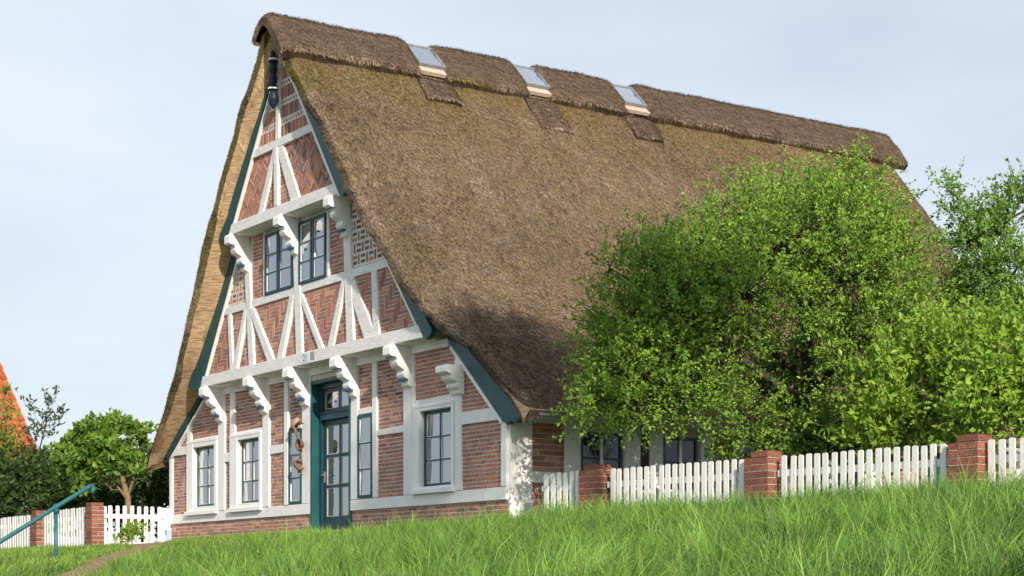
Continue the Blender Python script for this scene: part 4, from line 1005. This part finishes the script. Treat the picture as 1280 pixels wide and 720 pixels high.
# ------------------------------------------------------------------ trees and shrubs
def leafmesh(P, axis, size, cols):
    n = len(P); ax = axis/np.linalg.norm(axis, axis=1, keepdims=True); r = RNG.normal(0, 1, (n, 3)); r[:, 2] *= .5; sdv = np.cross(ax, r); sdv /= np.maximum(np.linalg.norm(sdv, axis=1, keepdims=True), 1e-6)
    nr = np.cross(sdv, ax); s = (size*RNG.uniform(.5, 1.5, n))[:, None]
    V = np.stack([P, P+ax*s*.5+sdv*s*.27+nr*s*.08, P+ax*s-nr*s*.06, P+ax*s*.5-sdv*s*.27+nr*s*.08], 1).reshape(-1, 3)
    return V, np.repeat(cols, 4, 0)
def tree(name, label, cat, base, trunk, blobs, tw_per, lf_per, leaf, c_lo, c_hi, bark='bark', tw_len=.35, r0=.09, group=None, up=.35, spread=.06, shell=.55, stems=None, seed=0):
    """blobs: (point, (rx, ry, rz), weight). Limbs grow from trunk points to blobs, twigs fill each blob, leaves sit along twigs"""
    rs = np.random.default_rng(100+seed)
    t = thing(name, label, cat, base, group); wood = MB(); trunk = [np.array(p, float) for p in trunk]
    nt_ = len(trunk)
    wood.tube(trunk, [r0*(1-.62*i/(nt_-1)) for i in range(nt_)], 9)
    for st in (stems or []): wood.tube([np.array(p) for p in st], [r0*.55*(1-.6*i/(len(st)-1)) for i in range(len(st))], 7)
    LV = []; LC = []
    allp = np.concatenate([np.array(trunk[1:])]+[np.array(s_) for s_ in (stems or [])])
    for (c, R, wgt) in blobs:
        c = np.array(c, float); R = np.array(R, float)*np.ones(3)
        below = allp[allp[:, 2] < c[2]-.02] if (allp[:, 2] < c[2]-.02).any() else allp[:1]
        src = below[np.argmin(np.linalg.norm(below-c, axis=1)+.3*(c[2]-below[:, 2]))]
        mid = (src+c)/2+rs.normal(0, .06, 3)+np.array([0, 0, .06]); mid2 = src*.25+c*.75+rs.normal(0, .05, 3)
        wood.tube([src, src*.6+mid*.4+rs.normal(0, .03, 3), mid, mid2, c], [r0*.30, r0*.26, r0*.21, r0*.15, r0*.09], 6, cap=False)
        nT = int(tw_per*wgt); dv = rs.normal(0, 1, (nT, 3)); dv /= np.linalg.norm(dv, axis=1, keepdims=True); rr = rs.uniform(0, 1, (nT, 1))**(1-shell*.75); rr = np.where(rs.uniform(0, 1, (nT, 1)) < .10, rs.uniform(1.0, 1.4, (nT, 1)), rr)
        off = dv*rr; org = c+off*R
        tdir = off+np.array([0, 0, up])+rs.normal(0, .35, (nT, 3)); tdir /= np.linalg.norm(tdir, axis=1, keepdims=True)
        tl = tw_len*rs.uniform(.55, 1.35, nT)
        bright = rs.normal(0, .13, nT)
        for k in range(0, nT):
            if k % 3 == 0:
                m_ = c*.45+org[k]*.55+rs.normal(0, .04, 3); wood.tube([c+(org[k]-c)*.05, m_, org[k], org[k]+tdir[k]*tl[k]], [r0*.07, r0*.055, r0*.04, .0025], 4, cap=False)
        m = lf_per; f = rs.uniform(0, 1, (nT, m)); 
        Pp = org[:, None]+tdir[:, None]*(tl[:, None]*f)[..., None]+rs.normal(0, spread, (nT, m, 3))*(1.15-f)[..., None]
        ax = tdir[:, None]*.6+rs.normal(0, .75, (nT, m, 3)); ax[..., 2] += .12
        tcol = np.clip(.5+bright[:, None]+rs.normal(0, .22, (nT, m)), 0, 1)[..., None]
        cc = np.array(c_lo)*(1-tcol)+np.array(c_hi)*tcol
        a_, b_ = leafmesh(Pp.reshape(-1, 3), ax.reshape(-1, 3), np.full(nT*m, leaf), cc.reshape(-1, 3)); LV.append(a_); LC.append(b_)
    wood.build('trunk', M[bark], t, True)
    LV = np.concatenate(LV); LC = np.concatenate(LC); n = len(LV)//4
    bigmesh('crown', LV, np.arange(len(LV)), np.full(n, 4), M['leaf'], t, cols=LC)
    return t
pxm = lambda D: F_PX/D
def blob(px, py, rpx, D, w=1., asp=(1, 1, .8)):
    r = rpx/pxm(D); return (at(px, py, D), (r*asp[0], r*asp[1], r*asp[2]), w)
D0 = 23.0
gb = at(1018, 600, D0); gb[2] = float(ground_z(gb[0], gb[1]))-.05
big = [blob(1076, 222, 20, 22.6, .22), blob(1058, 248, 34, 22.4, .5), blob(1000, 256, 38, 23, .6), blob(935, 268, 46, 23, .8), blob(1094, 272, 34, 22.8, .55), blob(1040, 290, 60, 22.0, 1.2), blob(980, 310, 58, 22.2, 1.1),
       blob(900, 318, 52, 23, 1.0), blob(850, 330, 42, 23.4, .7), blob(1108, 325, 46, 22.4, .9), blob(1060, 355, 62, 21.8, 1.2), blob(930, 370, 56, 22, 1.0), blob(850, 385, 58, 22.4, 1.26), blob(790, 400, 44, 22.4, 0.80), blob(762, 335, 20, 22.2, .12), blob(812, 330, 34, 22.6, .5), blob(870, 330, 40, 22.6, .6),
       blob(765, 440, 36, 22.4, 0.57), blob(820, 450, 60, 22.4, 1.26), blob(900, 440, 48, 22.4, .7), blob(1070, 430, 52, 22, .9), blob(1118, 395, 44, 22.2, .8), blob(1150, 460, 44, 22.0, .7), blob(790, 495, 52, 22.4, 1.03), blob(860, 498, 36, 22.2, .5),
       blob(745, 500, 26, 22.4, 0.34), blob(1080, 505, 48, 22, .7), blob(1140, 520, 42, 22, .6), blob(930, 520, 30, 22.3, .35), blob(1010, 545, 32, 22.4, .35), 
       blob(960, 335, 60, 24.2, .8), blob(1050, 400, 60, 24.2, .6), blob(870, 430, 60, 24, .7), blob(1010, 268, 40, 24, .45), blob(985, 455, 46, 24.1, .7), blob(1015, 495, 40, 23.8, .5), blob(950, 490, 40, 23.8, .5)]
tree('round_tree', 'large round leafy tree in front of the thatched roof, behind the white fence', 'tree', gb,
     [gb, at(1018, 540, D0), at(1015, 480, D0), at(1008, 440, D0), at(1012, 390, D0), at(1035, 330, 22.8), at(1055, 275, 22.6)], big, 210, 27, .045, (.065, .17, .02), (.33, .49, .062), 'bark', .40, .12, None, .24, .030, .85,
     stems=[[at(1015, 480, D0), at(985, 455, 22.8), at(950, 425, 22.5), at(910, 400, 22.4), at(860, 400, 22.4)], [at(1018, 500, D0), at(1040, 460, 22.6), at(1075, 430, 22.3), at(1120, 400, 22.3)], [at(1016, 510, D0), at(970, 480, 22.5), at(930, 450, 22.3), at(880, 470, 22.3), at(830, 480, 22.3)], [at(1012, 440, D0), at(1000, 380, 23), at(960, 320, 23)]], seed=1)
# slim tree at the right edge
tb = at(1205, 600, 22.4); tb[2] = float(ground_z(tb[0], tb[1]))-.05
slim = [blob(1204, 268, 20, 22.4, .22), blob(1189, 240, 10, 22.4, .08), blob(1214, 305, 28, 22.4, .5), blob(1246, 290, 27, 22.2, .45), blob(1276, 250, 15, 22.2, .14), blob(1259, 258, 17, 22.3, .2), blob(1294, 240, 13, 22, .12), blob(1239, 340, 35, 22.2, .8), blob(1279, 330, 23, 22.2, .3), blob(1209, 365, 28, 22.4, .5),
        blob(1259, 385, 34, 22.2, .8), blob(1304, 380, 34, 22, .6), blob(1194, 385, 22, 22.5, .3), blob(1234, 420, 39, 22.2, .8), blob(1304, 430, 42, 22, .9)]
tree('slim_tree', 'slim tree with upright sparse sprays at the right edge beside the roof', 'tree', tb, [tb, at(1190, 500, 22.4), at(1178, 400, 22.4), at(1182, 370, 22.4), at(1200, 330, 22.4), at(1225, 280, 22.4)], slim, 150, 24, .046, (.085, .20, .035), (.26, .43, .075), 'bark', .34, .07, None, .7, .030, .3,
     stems=[[at(1205, 560, 22.3), at(1232, 430, 22.2), at(1240, 350, 22.2), at(1255, 280, 22.2)]], seed=2)
# bright shrubs behind the right fence
sb = at(1150, 610, 20.6); sb[2] = float(ground_z(sb[0], sb[1]))-.05
tree('bright_bush', 'bright yellow green bush behind the fence left of the last pillar', 'bush', sb, [sb, at(1150, 560, 20.6), at(1155, 500, 20.6), at(1150, 450, 20.6)],
     [blob(1152, 430, 24, 20.6, .4), blob(1112, 468, 30, 20.8, .55), blob(1175, 480, 44, 20.6, 1), blob(1125, 520, 44, 20.6, .9), blob(1170, 535, 40, 20.6, .8), blob(1085, 535, 36, 20.9, .6), blob(1105, 560, 30, 20.7, .5), blob(1192, 425, 24, 20.8, .35), blob(1205, 460, 30, 20.6, .5), blob(1195, 520, 36, 20.8, .7)], 78, 16, .078, (.12, .24, .02), (.33, .48, .055), 'bark_l', .38, .05, None, .7, .05, .45,
     stems=[[at(1153, 560, 20.6), at(1140, 510, 20.6), at(1125, 470, 20.6)], [at(1153, 560, 20.6), at(1170, 500, 20.6), at(1180, 450, 20.6)]], seed=3)
sb = at(1250, 610, 19.8); sb[2] = float(ground_z(sb[0], sb[1]))-.05
tree('bright_bush', 'bright green bush behind the last picket panel at the right edge', 'bush', sb, [sb, at(1250, 560, 19.8), at(1255, 500, 19.8), at(1250, 430, 19.8)],
     [blob(1236, 425, 28, 20, .5), blob(1275, 412, 16, 20, .16), blob(1268, 462, 32, 19.8, .6), blob(1225, 490, 46, 19.8, 1), blob(1265, 510, 48, 19.8, 1), blob(1230, 535, 36, 19.8, .7), blob(1300, 530, 46, 19.8, .9), blob(1300, 475, 38, 19.8, .6), blob(1320, 440, 38, 20, .5), blob(1345, 500, 50, 20, .8)], 78, 16, .074, (.115, .24, .02), (.32, .48, .055), 'bark_l', .38, .05, None, .7, .05, .45, seed=4)
sb = at(1010, 610, 22.2); sb[2] = float(ground_z(sb[0], sb[1]))-.05
tree('low_shrub', 'dark low shrub around the foot of the big tree behind the fence', 'bush', sb, [sb, at(1010, 580, 22.2), at(1020, 550, 22.2)],
     [blob(960, 565, 30, 22.6, .7), blob(1000, 570, 32, 22.4, .7), blob(1045, 560, 36, 22.4, .9), blob(1090, 565, 34, 22.2, .8), blob(905, 575, 22, 22.6, .4)], 80, 14, .06, (.05, .11, .014), (.13, .24, .03), 'bark', .22, .04, None, .3, .06, .4, seed=5)
# tall tree added out of view, crown placed to shade the lower thatch
ob = np.array([22.3, -5.6, float(ground_z(22.3, -5.6))-.05])
def ob_(dx, dy, dz, r, w_): return (np.array([22.3+dx, -5.6+dy, 11.75+dz]), (r, r, r*.8), w_)
tree('added_shade_tree', 'unseen tall tree far right of the fence, added to shade the lower thatch', 'tree', ob, [ob, ob+[.05, 0, 3.5], ob+[.1, -.2, 7], ob+[0, -.4, 10], ob+[0, -.6, 12.6]],
     [ob_(0, -.2, 0, .8, 1), ob_(0, -1.2, -.2, .8, .9), ob_(.2, -.9, .5, .6, .6), ob_(-.2, -.6, -.8, .7, .8), ob_(.1, -.1, -.9, .5, .5), ob_(.2, -1.8, -.8, .6, .6), ob_(0, -1.5, -1.3, .6, .6), ob_(.2, .5, -1.3, .5, .4)], 260, 20, .085, (.065, .175, .022), (.26, .43, .06), 'bark', .35, .16, None, .3, .05, .5, seed=30)
# trees and hedge left of the house
lb = at(160, 640, 37); lb[2] = float(ground_z(lb[0], lb[1]))-.05
tree('broad_leaved_tree', 'small tree with big bright leaves and forked pale trunk left of the house', 'tree', lb, [lb, at(160, 622, 37), at(152, 595, 37), at(140, 570, 37), at(130, 550, 37)],
     [blob(148, 533, 7.4, 37, .4), blob(124, 535, 7.4, 37, .4), blob(106, 545, 8.2, 37, .4), blob(138, 545, 7.4, 37, .35), blob(130, 552, 9.0, 36.6, .4), blob(95, 556, 9.8, 37.2, .5), blob(76, 568, 9.0, 37.2, .4), blob(118, 568, 10.7, 36.6, .55), blob(146, 566, 9.8, 36.6, .5), blob(174, 542, 7.4, 37, .35), blob(170, 556, 7.4, 37, .3), blob(100, 580, 11.5, 36.8, .6), blob(138, 586, 9.8, 36.6, .45), blob(172, 585, 6.6, 36.8, .22), blob(110, 602, 9.8, 36.8, .4), blob(80, 590, 9.8, 37.2, .4)],
     32, 13, .15, (.045, .115, .014), (.20, .33, .04), 'bark_l', .20, .075, None, .35, .07, .5, stems=[[at(160, 620, 37), at(168, 595, 37), at(170, 565, 37)], [at(158, 622, 37), at(150, 612, 37), at(138, 600, 37)]], seed=6)
hb = at(110, 640, 41); hb[2] = float(ground_z(hb[0], hb[1]))-.05
for i, (bx, lbl) in enumerate([((176, 600), 'dark green shrub close beside the left house corner'), ((110, 600), 'dark green shrub behind the broad leaved tree'), ((45, 600), 'dark green shrub under the red tiled roof'), ((-25, 600), 'dark green shrub at the left edge behind the fence')]):
    hb = at(bx[0], 640, 41); hb[2] = float(ground_z(hb[0], hb[1]))-.05
    tree('dark_shrub', lbl, 'shrub', hb, [hb, at(bx[0], 620, 41), at(bx[0]+3, 600, 41)], [blob(bx[0], 605, 30, 41, 1), blob(bx[0]-26, 612, 28, 41, 1), blob(bx[0]+24, 608, 28, 41, 1), blob(bx[0]+6, 588, 24, 41.4, .8), blob(bx[0]-16, 630, 28, 40.6, .8), blob(bx[0]+18, 632, 28, 40.6, .8)]+([blob(198, 585, 14, 40, .5), blob(205, 600, 16, 40, .5)] if i == 0 else []),
         70, 14, .13, (.022, .05, .012), (.060, .105, .022), 'bark', .32, .07, 'dark hedge shrubs left of the house', .3, .09, .4, seed=10+i)
yb = at(20, 640, 43); yb[2] = float(ground_z(yb[0], yb[1]))-.05
tree('climbing_bush', 'yellow green bush growing up against the red tiled roof', 'bush', yb, [yb, at(20, 600, 43), at(12, 560, 43), at(8, 530, 43)],
     [blob(0, 548, 16, 43, .5), blob(12, 566, 14, 43, .45), blob(2, 585, 18, 43, .7), blob(30, 602, 14, 43, .5), blob(-20, 560, 22, 43, .7), blob(12, 614, 22, 42.6, .9), blob(48, 616, 16, 42.6, .6), blob(6, 496, 5, 43, .06), blob(4, 522, 8, 43, .12), blob(-25, 600, 30, 43, .9)], 60, 14, .12, (.10, .15, .02), (.23, .28, .045), 'bark_l', .30, .05, None, .5, .09, .4, seed=20)
sb = at(55, 640, 46); sb[2] = float(ground_z(sb[0], sb[1]))-.05
tree('thin_sapling', 'thin sapling with sparse wispy twigs against the sky left of the tree', 'tree', sb, [sb, at(52, 600, 46), at(50, 560, 46), at(56, 535, 46)],
     [blob(66, 505, 7, 46, .10), blob(70, 492, 5, 46, .06), blob(44, 515, 6, 46, .08), blob(60, 522, 9, 46, .16), blob(75, 520, 6, 46, .10), blob(42, 540, 9, 46, .14), blob(55, 545, 10, 46, .16), blob(35, 505, 4, 46, .04), blob(74, 530, 6, 46, .08)], 60, 9, .10, (.05, .085, .04), (.11, .15, .07), 'bark', .22, .035, None, 1.1, .05, .2, seed=21)

# ------------------------------------------------------------------ neighbour with the red tiled roof
top = at(-2, 455, 48.); bot = at(62, 605, 46.8); e_dn = (bot-top); lnd = np.linalg.norm(e_dn); e_dn = e_dn/lnd
h1 = np.array([e_dn[0], e_dn[1], 0]); h1 /= np.linalg.norm(h1); e_al = np.array([h1[1], -h1[0], 0])     # along the eave, towards the camera's left
nb = thing('tiled_house', 'neighbouring house whose steep orange red tiled roof shows at the left edge', 'house', (bot[0], bot[1], -.5))
nrm = np.cross(e_al, e_dn); nrm *= np.sign(nrm[2])
ext = 8.
q0 = top-e_dn*1.2; q1 = bot+e_dn*.3
sl_ = MB(); th = nrm*.12
Vv = [q0, q1, q1+e_al*ext, q0+e_al*ext]; sl_.add([p-nrm*.03 for p in Vv]+[p-th for p in Vv], [(0, 1, 2, 3), (7, 6, 5, 4), (0, 4, 5, 1), (1, 5, 6, 2), (2, 6, 7, 3), (3, 7, 4, 0)])
nr_ = sl_.build('roof', M['mortar_d'], nb)
apx = q0
gb_ = MB(); V = []
back = np.array([-h1[0], -h1[1], 0])
A = [q1+np.array([0, 0, -.2])-h1*.3, np.array([q1[0], q1[1], -.6])-h1*.3, np.array([q0[0], q0[1], -.6])+back*2.5, np.array([q0[0], q0[1], q0[2]])-h1*0-nrm*.15, ]
gb_.add([p for p in A]+[p+e_al*ext for p in A], [(0, 1, 2, 3), (7, 6, 5, 4), (0, 4, 5, 1), (1, 5, 6, 2), (2, 6, 7, 3), (3, 7, 4, 0)]); gb_.build('wall', M['mortar_d'], nb)
# pantiles
tw, tl_ = .235, .34; mt = MB(); nseg = 6
prof = [(tw*1.04*i/nseg, .028*math.cos(i/nseg*2*math.pi*.92+.3)) for i in range(nseg+1)]
for zf, lift in ((0, 0), (1, .026)):
    for u_, h in prof: mt.V.append((u_, -tl_*1.12*zf, h+lift+.012))
for zf, lift in ((1, .026),):
    for u_, h in prof: mt.V.append((u_, -tl_*1.12*zf, h+lift-.008))
ns = nseg+1
for i in range(nseg): mt.F.append((i, i+ns, i+ns+1, i+1)); mt.F.append((i+ns, i+2*ns, i+2*ns+1, i+ns+1))
me_t = bpy.data.meshes.new('roof_tile'); me_t.from_pydata(mt.V, [], mt.F); me_t.materials.append(M['tile']); me_t.polygons.foreach_set('use_smooth', [True]*len(me_t.polygons))
RT = Matrix(((e_al[0], -e_dn[0], nrm[0]), (e_al[1], -e_dn[1], nrm[1]), (e_al[2], -e_dn[2], nrm[2]))).to_4x4()
pinv = parent_inv(nr_)
rows = int((lnd+1.4)/tl_); cols_ = 20; cnt = 0
for r in range(rows):
    for c_ in range(cols_):
        if cnt >= 298: break
        p = q0+e_dn*(r*tl_)+e_al*(c_*tw-.04+random.uniform(-.006, .006))
        o = bpy.data.objects.new('roof_tile', me_t); C.objects.link(o); o.parent = nr_; o.matrix_parent_inverse = pinv
        o.matrix_basis = Matrix.Translation(p) @ RT @ Matrix.Rotation(random.uniform(-.015, .015), 4, 'Z'); cnt += 1

# ------------------------------------------------------------------ grass
def grass():
    n = 650000
    px = RNG.uniform(-190, 1600, n); Dm = 9.0+(37.5-9.0)*RNG.uniform(0, 1, n)**.85
    X = CAM[0]+(px-640)/F_PX*Dm*LAT[0]+Dm*DEP[0]; Y = CAM[1]+(px-640)/F_PX*Dm*LAT[1]+Dm*DEP[1]
    ok = np.where(X > 0, Y < .55+.1*X*.9, np.where(X > -11.6, Y < -.12, Y < 1.))
    ok &= ~((X > DX0-.15) & (X < DX1+.15) & (Y > -.35))
    pz = CAMZ+Dm*(735-740)/F_PX
    z = ground_z(X, Y); ok &= (z+.5 > pz)
    X, Y, Dm, z = X[ok], Y[ok], Dm[ok], z[ok]; P = np.stack([X, Y, z], -1)
    dp = np.full(len(X), 9.)
    for s in range(0, len(PATHXY), 1):
        dp = np.minimum(dp, np.hypot(X-PATHXY[s, 0], Y-PATHXY[s, 1]))
    keep = dp > .33+.09*RNG.normal(0, 1, len(X)); P, dp, Dm = P[keep], dp[keep], Dm[keep]; n = len(P)
    Q = np.stack([P[:, 0], P[:, 1], np.zeros(n)], -1)
    cl = nfield(Q, .9, 1); cl2 = nfield(Q, 3.4, 5); ln = nfield(Q, 1.2, 9); ln2 = nfield(Q, 3.6, 14)
    left = sstep(3.5, -4.5, P[:, 0])
    wallside = np.where(P[:, 0] < 0, sstep(-.9, -.15, P[:, 1]), 0)
    h = (.31+.16*cl+.17*cl2)*RNG.uniform(.45, 1.35, n)*(1-.62*left)*(1-.35*wallside)*sstep(.1, .9, dp+.25)
    h = np.maximum(h, .05); lg = RNG.uniform(0, 1, n) < .04; h = np.where(lg, h*1.35, h)
    ang = ln*4.5+ln2*3.0+RNG.normal(0, .95, n)+2.2; bend = (.50+.9*np.abs(ln2)+.5*np.abs(cl))*RNG.uniform(.25, 1.8, n)*h
    bx, by = np.cos(ang)*bend, np.sin(ang)*bend
    wa = RNG.uniform(0, math.pi, n); wd = RNG.uniform(.0019, .0047, n)*(1+.012*Dm); wx, wy = np.cos(wa)*wd, np.sin(wa)*wd
    zt = h*(1-.42*(bend/h).clip(0, 1.3))
    z0 = np.zeros(n); B_ = P-np.array([0, 0, .02])
    V = np.stack([B_-np.stack([wx, wy, z0], -1), B_+np.stack([wx, wy, z0], -1), P+np.stack([bx*.30+wx*.8, by*.30+wy*.8, zt*.58], -1), P+np.stack([bx*.30-wx*.8, by*.30-wy*.8, zt*.58], -1), P+np.stack([bx, by, zt], -1)], 1)
    idx = np.arange(n)*5
    loops = np.stack([idx, idx+1, idx+2, idx+3, idx+3, idx+2, idx+4], -1).ravel(); nper = np.tile([4, 3], n)
    t = np.clip(.46+.5*cl2+.35*cl+RNG.normal(0, .30, n), 0, 1)[:, None]
    c = np.array((.022, .078, .015))*(1-t)+np.array((.245, .435, .070))*t; big_ = nfield(Q, 1.9, 40)[:, None]; c = c*(1+.45*big_)
    dry = (RNG.uniform(0, 1, n) < .018+.06*wallside+.04*left)[:, None]; c = np.where(dry, np.array((.36, .31, .13))*RNG.uniform(.6, 1.2, (n, 1)), c)
    warm = left[:, None]*.35; c = c*(1-warm)+c*np.array((1.35, 1.1, .9))*warm
    o = bigmesh('grass', V.reshape(-1, 3), loops, nper, M['grass'], cols=np.repeat(c, 5, 0), smooth=True)
    tag(o, 'tall green meadow grass covering the dike slope', 'grass', None, 'stuff')
grass()
# low leafy weeds at the gate and by the fence, seed heads in the grass
def weed(px, py, D, r, label, leafs=.10, n=26):
    b = at(px, py, D); b[2] = float(ground_z(b[0], b[1])); tree('leafy_weed', label, 'weed', b, [b, b+np.array([0, 0, .12]), b+np.array([0, 0, .25])], [(b+np.array([0, 0, .22]), (r, r, .14), 1)], n, 10, leafs, (.11, .20, .02), (.24, .36, .04), 'stem', .14, .012, None, .5, .05, .3, seed=int(px))
weed(1034, 610, 19.9, .12, 'small leafy weed standing before the long picket panel', .07, 14)
weed(165, 680, 31.5, .24, 'low leafy weeds on the path edge below the gate', .08, 26)
for px, py, D, lb_ in ((966, 693, 16.2, 'white dandelion seed head in the grass, left one of two'), (1053, 686, 16.6, 'white dandelion seed head in the grass, right one of two')):
    b = at(px, py, D); g0 = float(ground_z(b[0], b[1])); t = thing('dandelion_clock', lb_, 'flower', (b[0], b[1], g0), 'dandelion seed heads')
    MB().tube([(b[0], b[1], g0), (b[0]+.01, b[1], (g0+b[2])/2), b], .004, 5).build('stalk', M['stem'], t)
    mb = MB()
    for k in range(60):
        v = Vector(RNG.normal(0, 1, 3)).normalized(); p = Vector(b)+v*.03; mb.tube([Vector(b), p], [.0008, .003], 3)
    mb.build('seed_head', M['puff'], t)
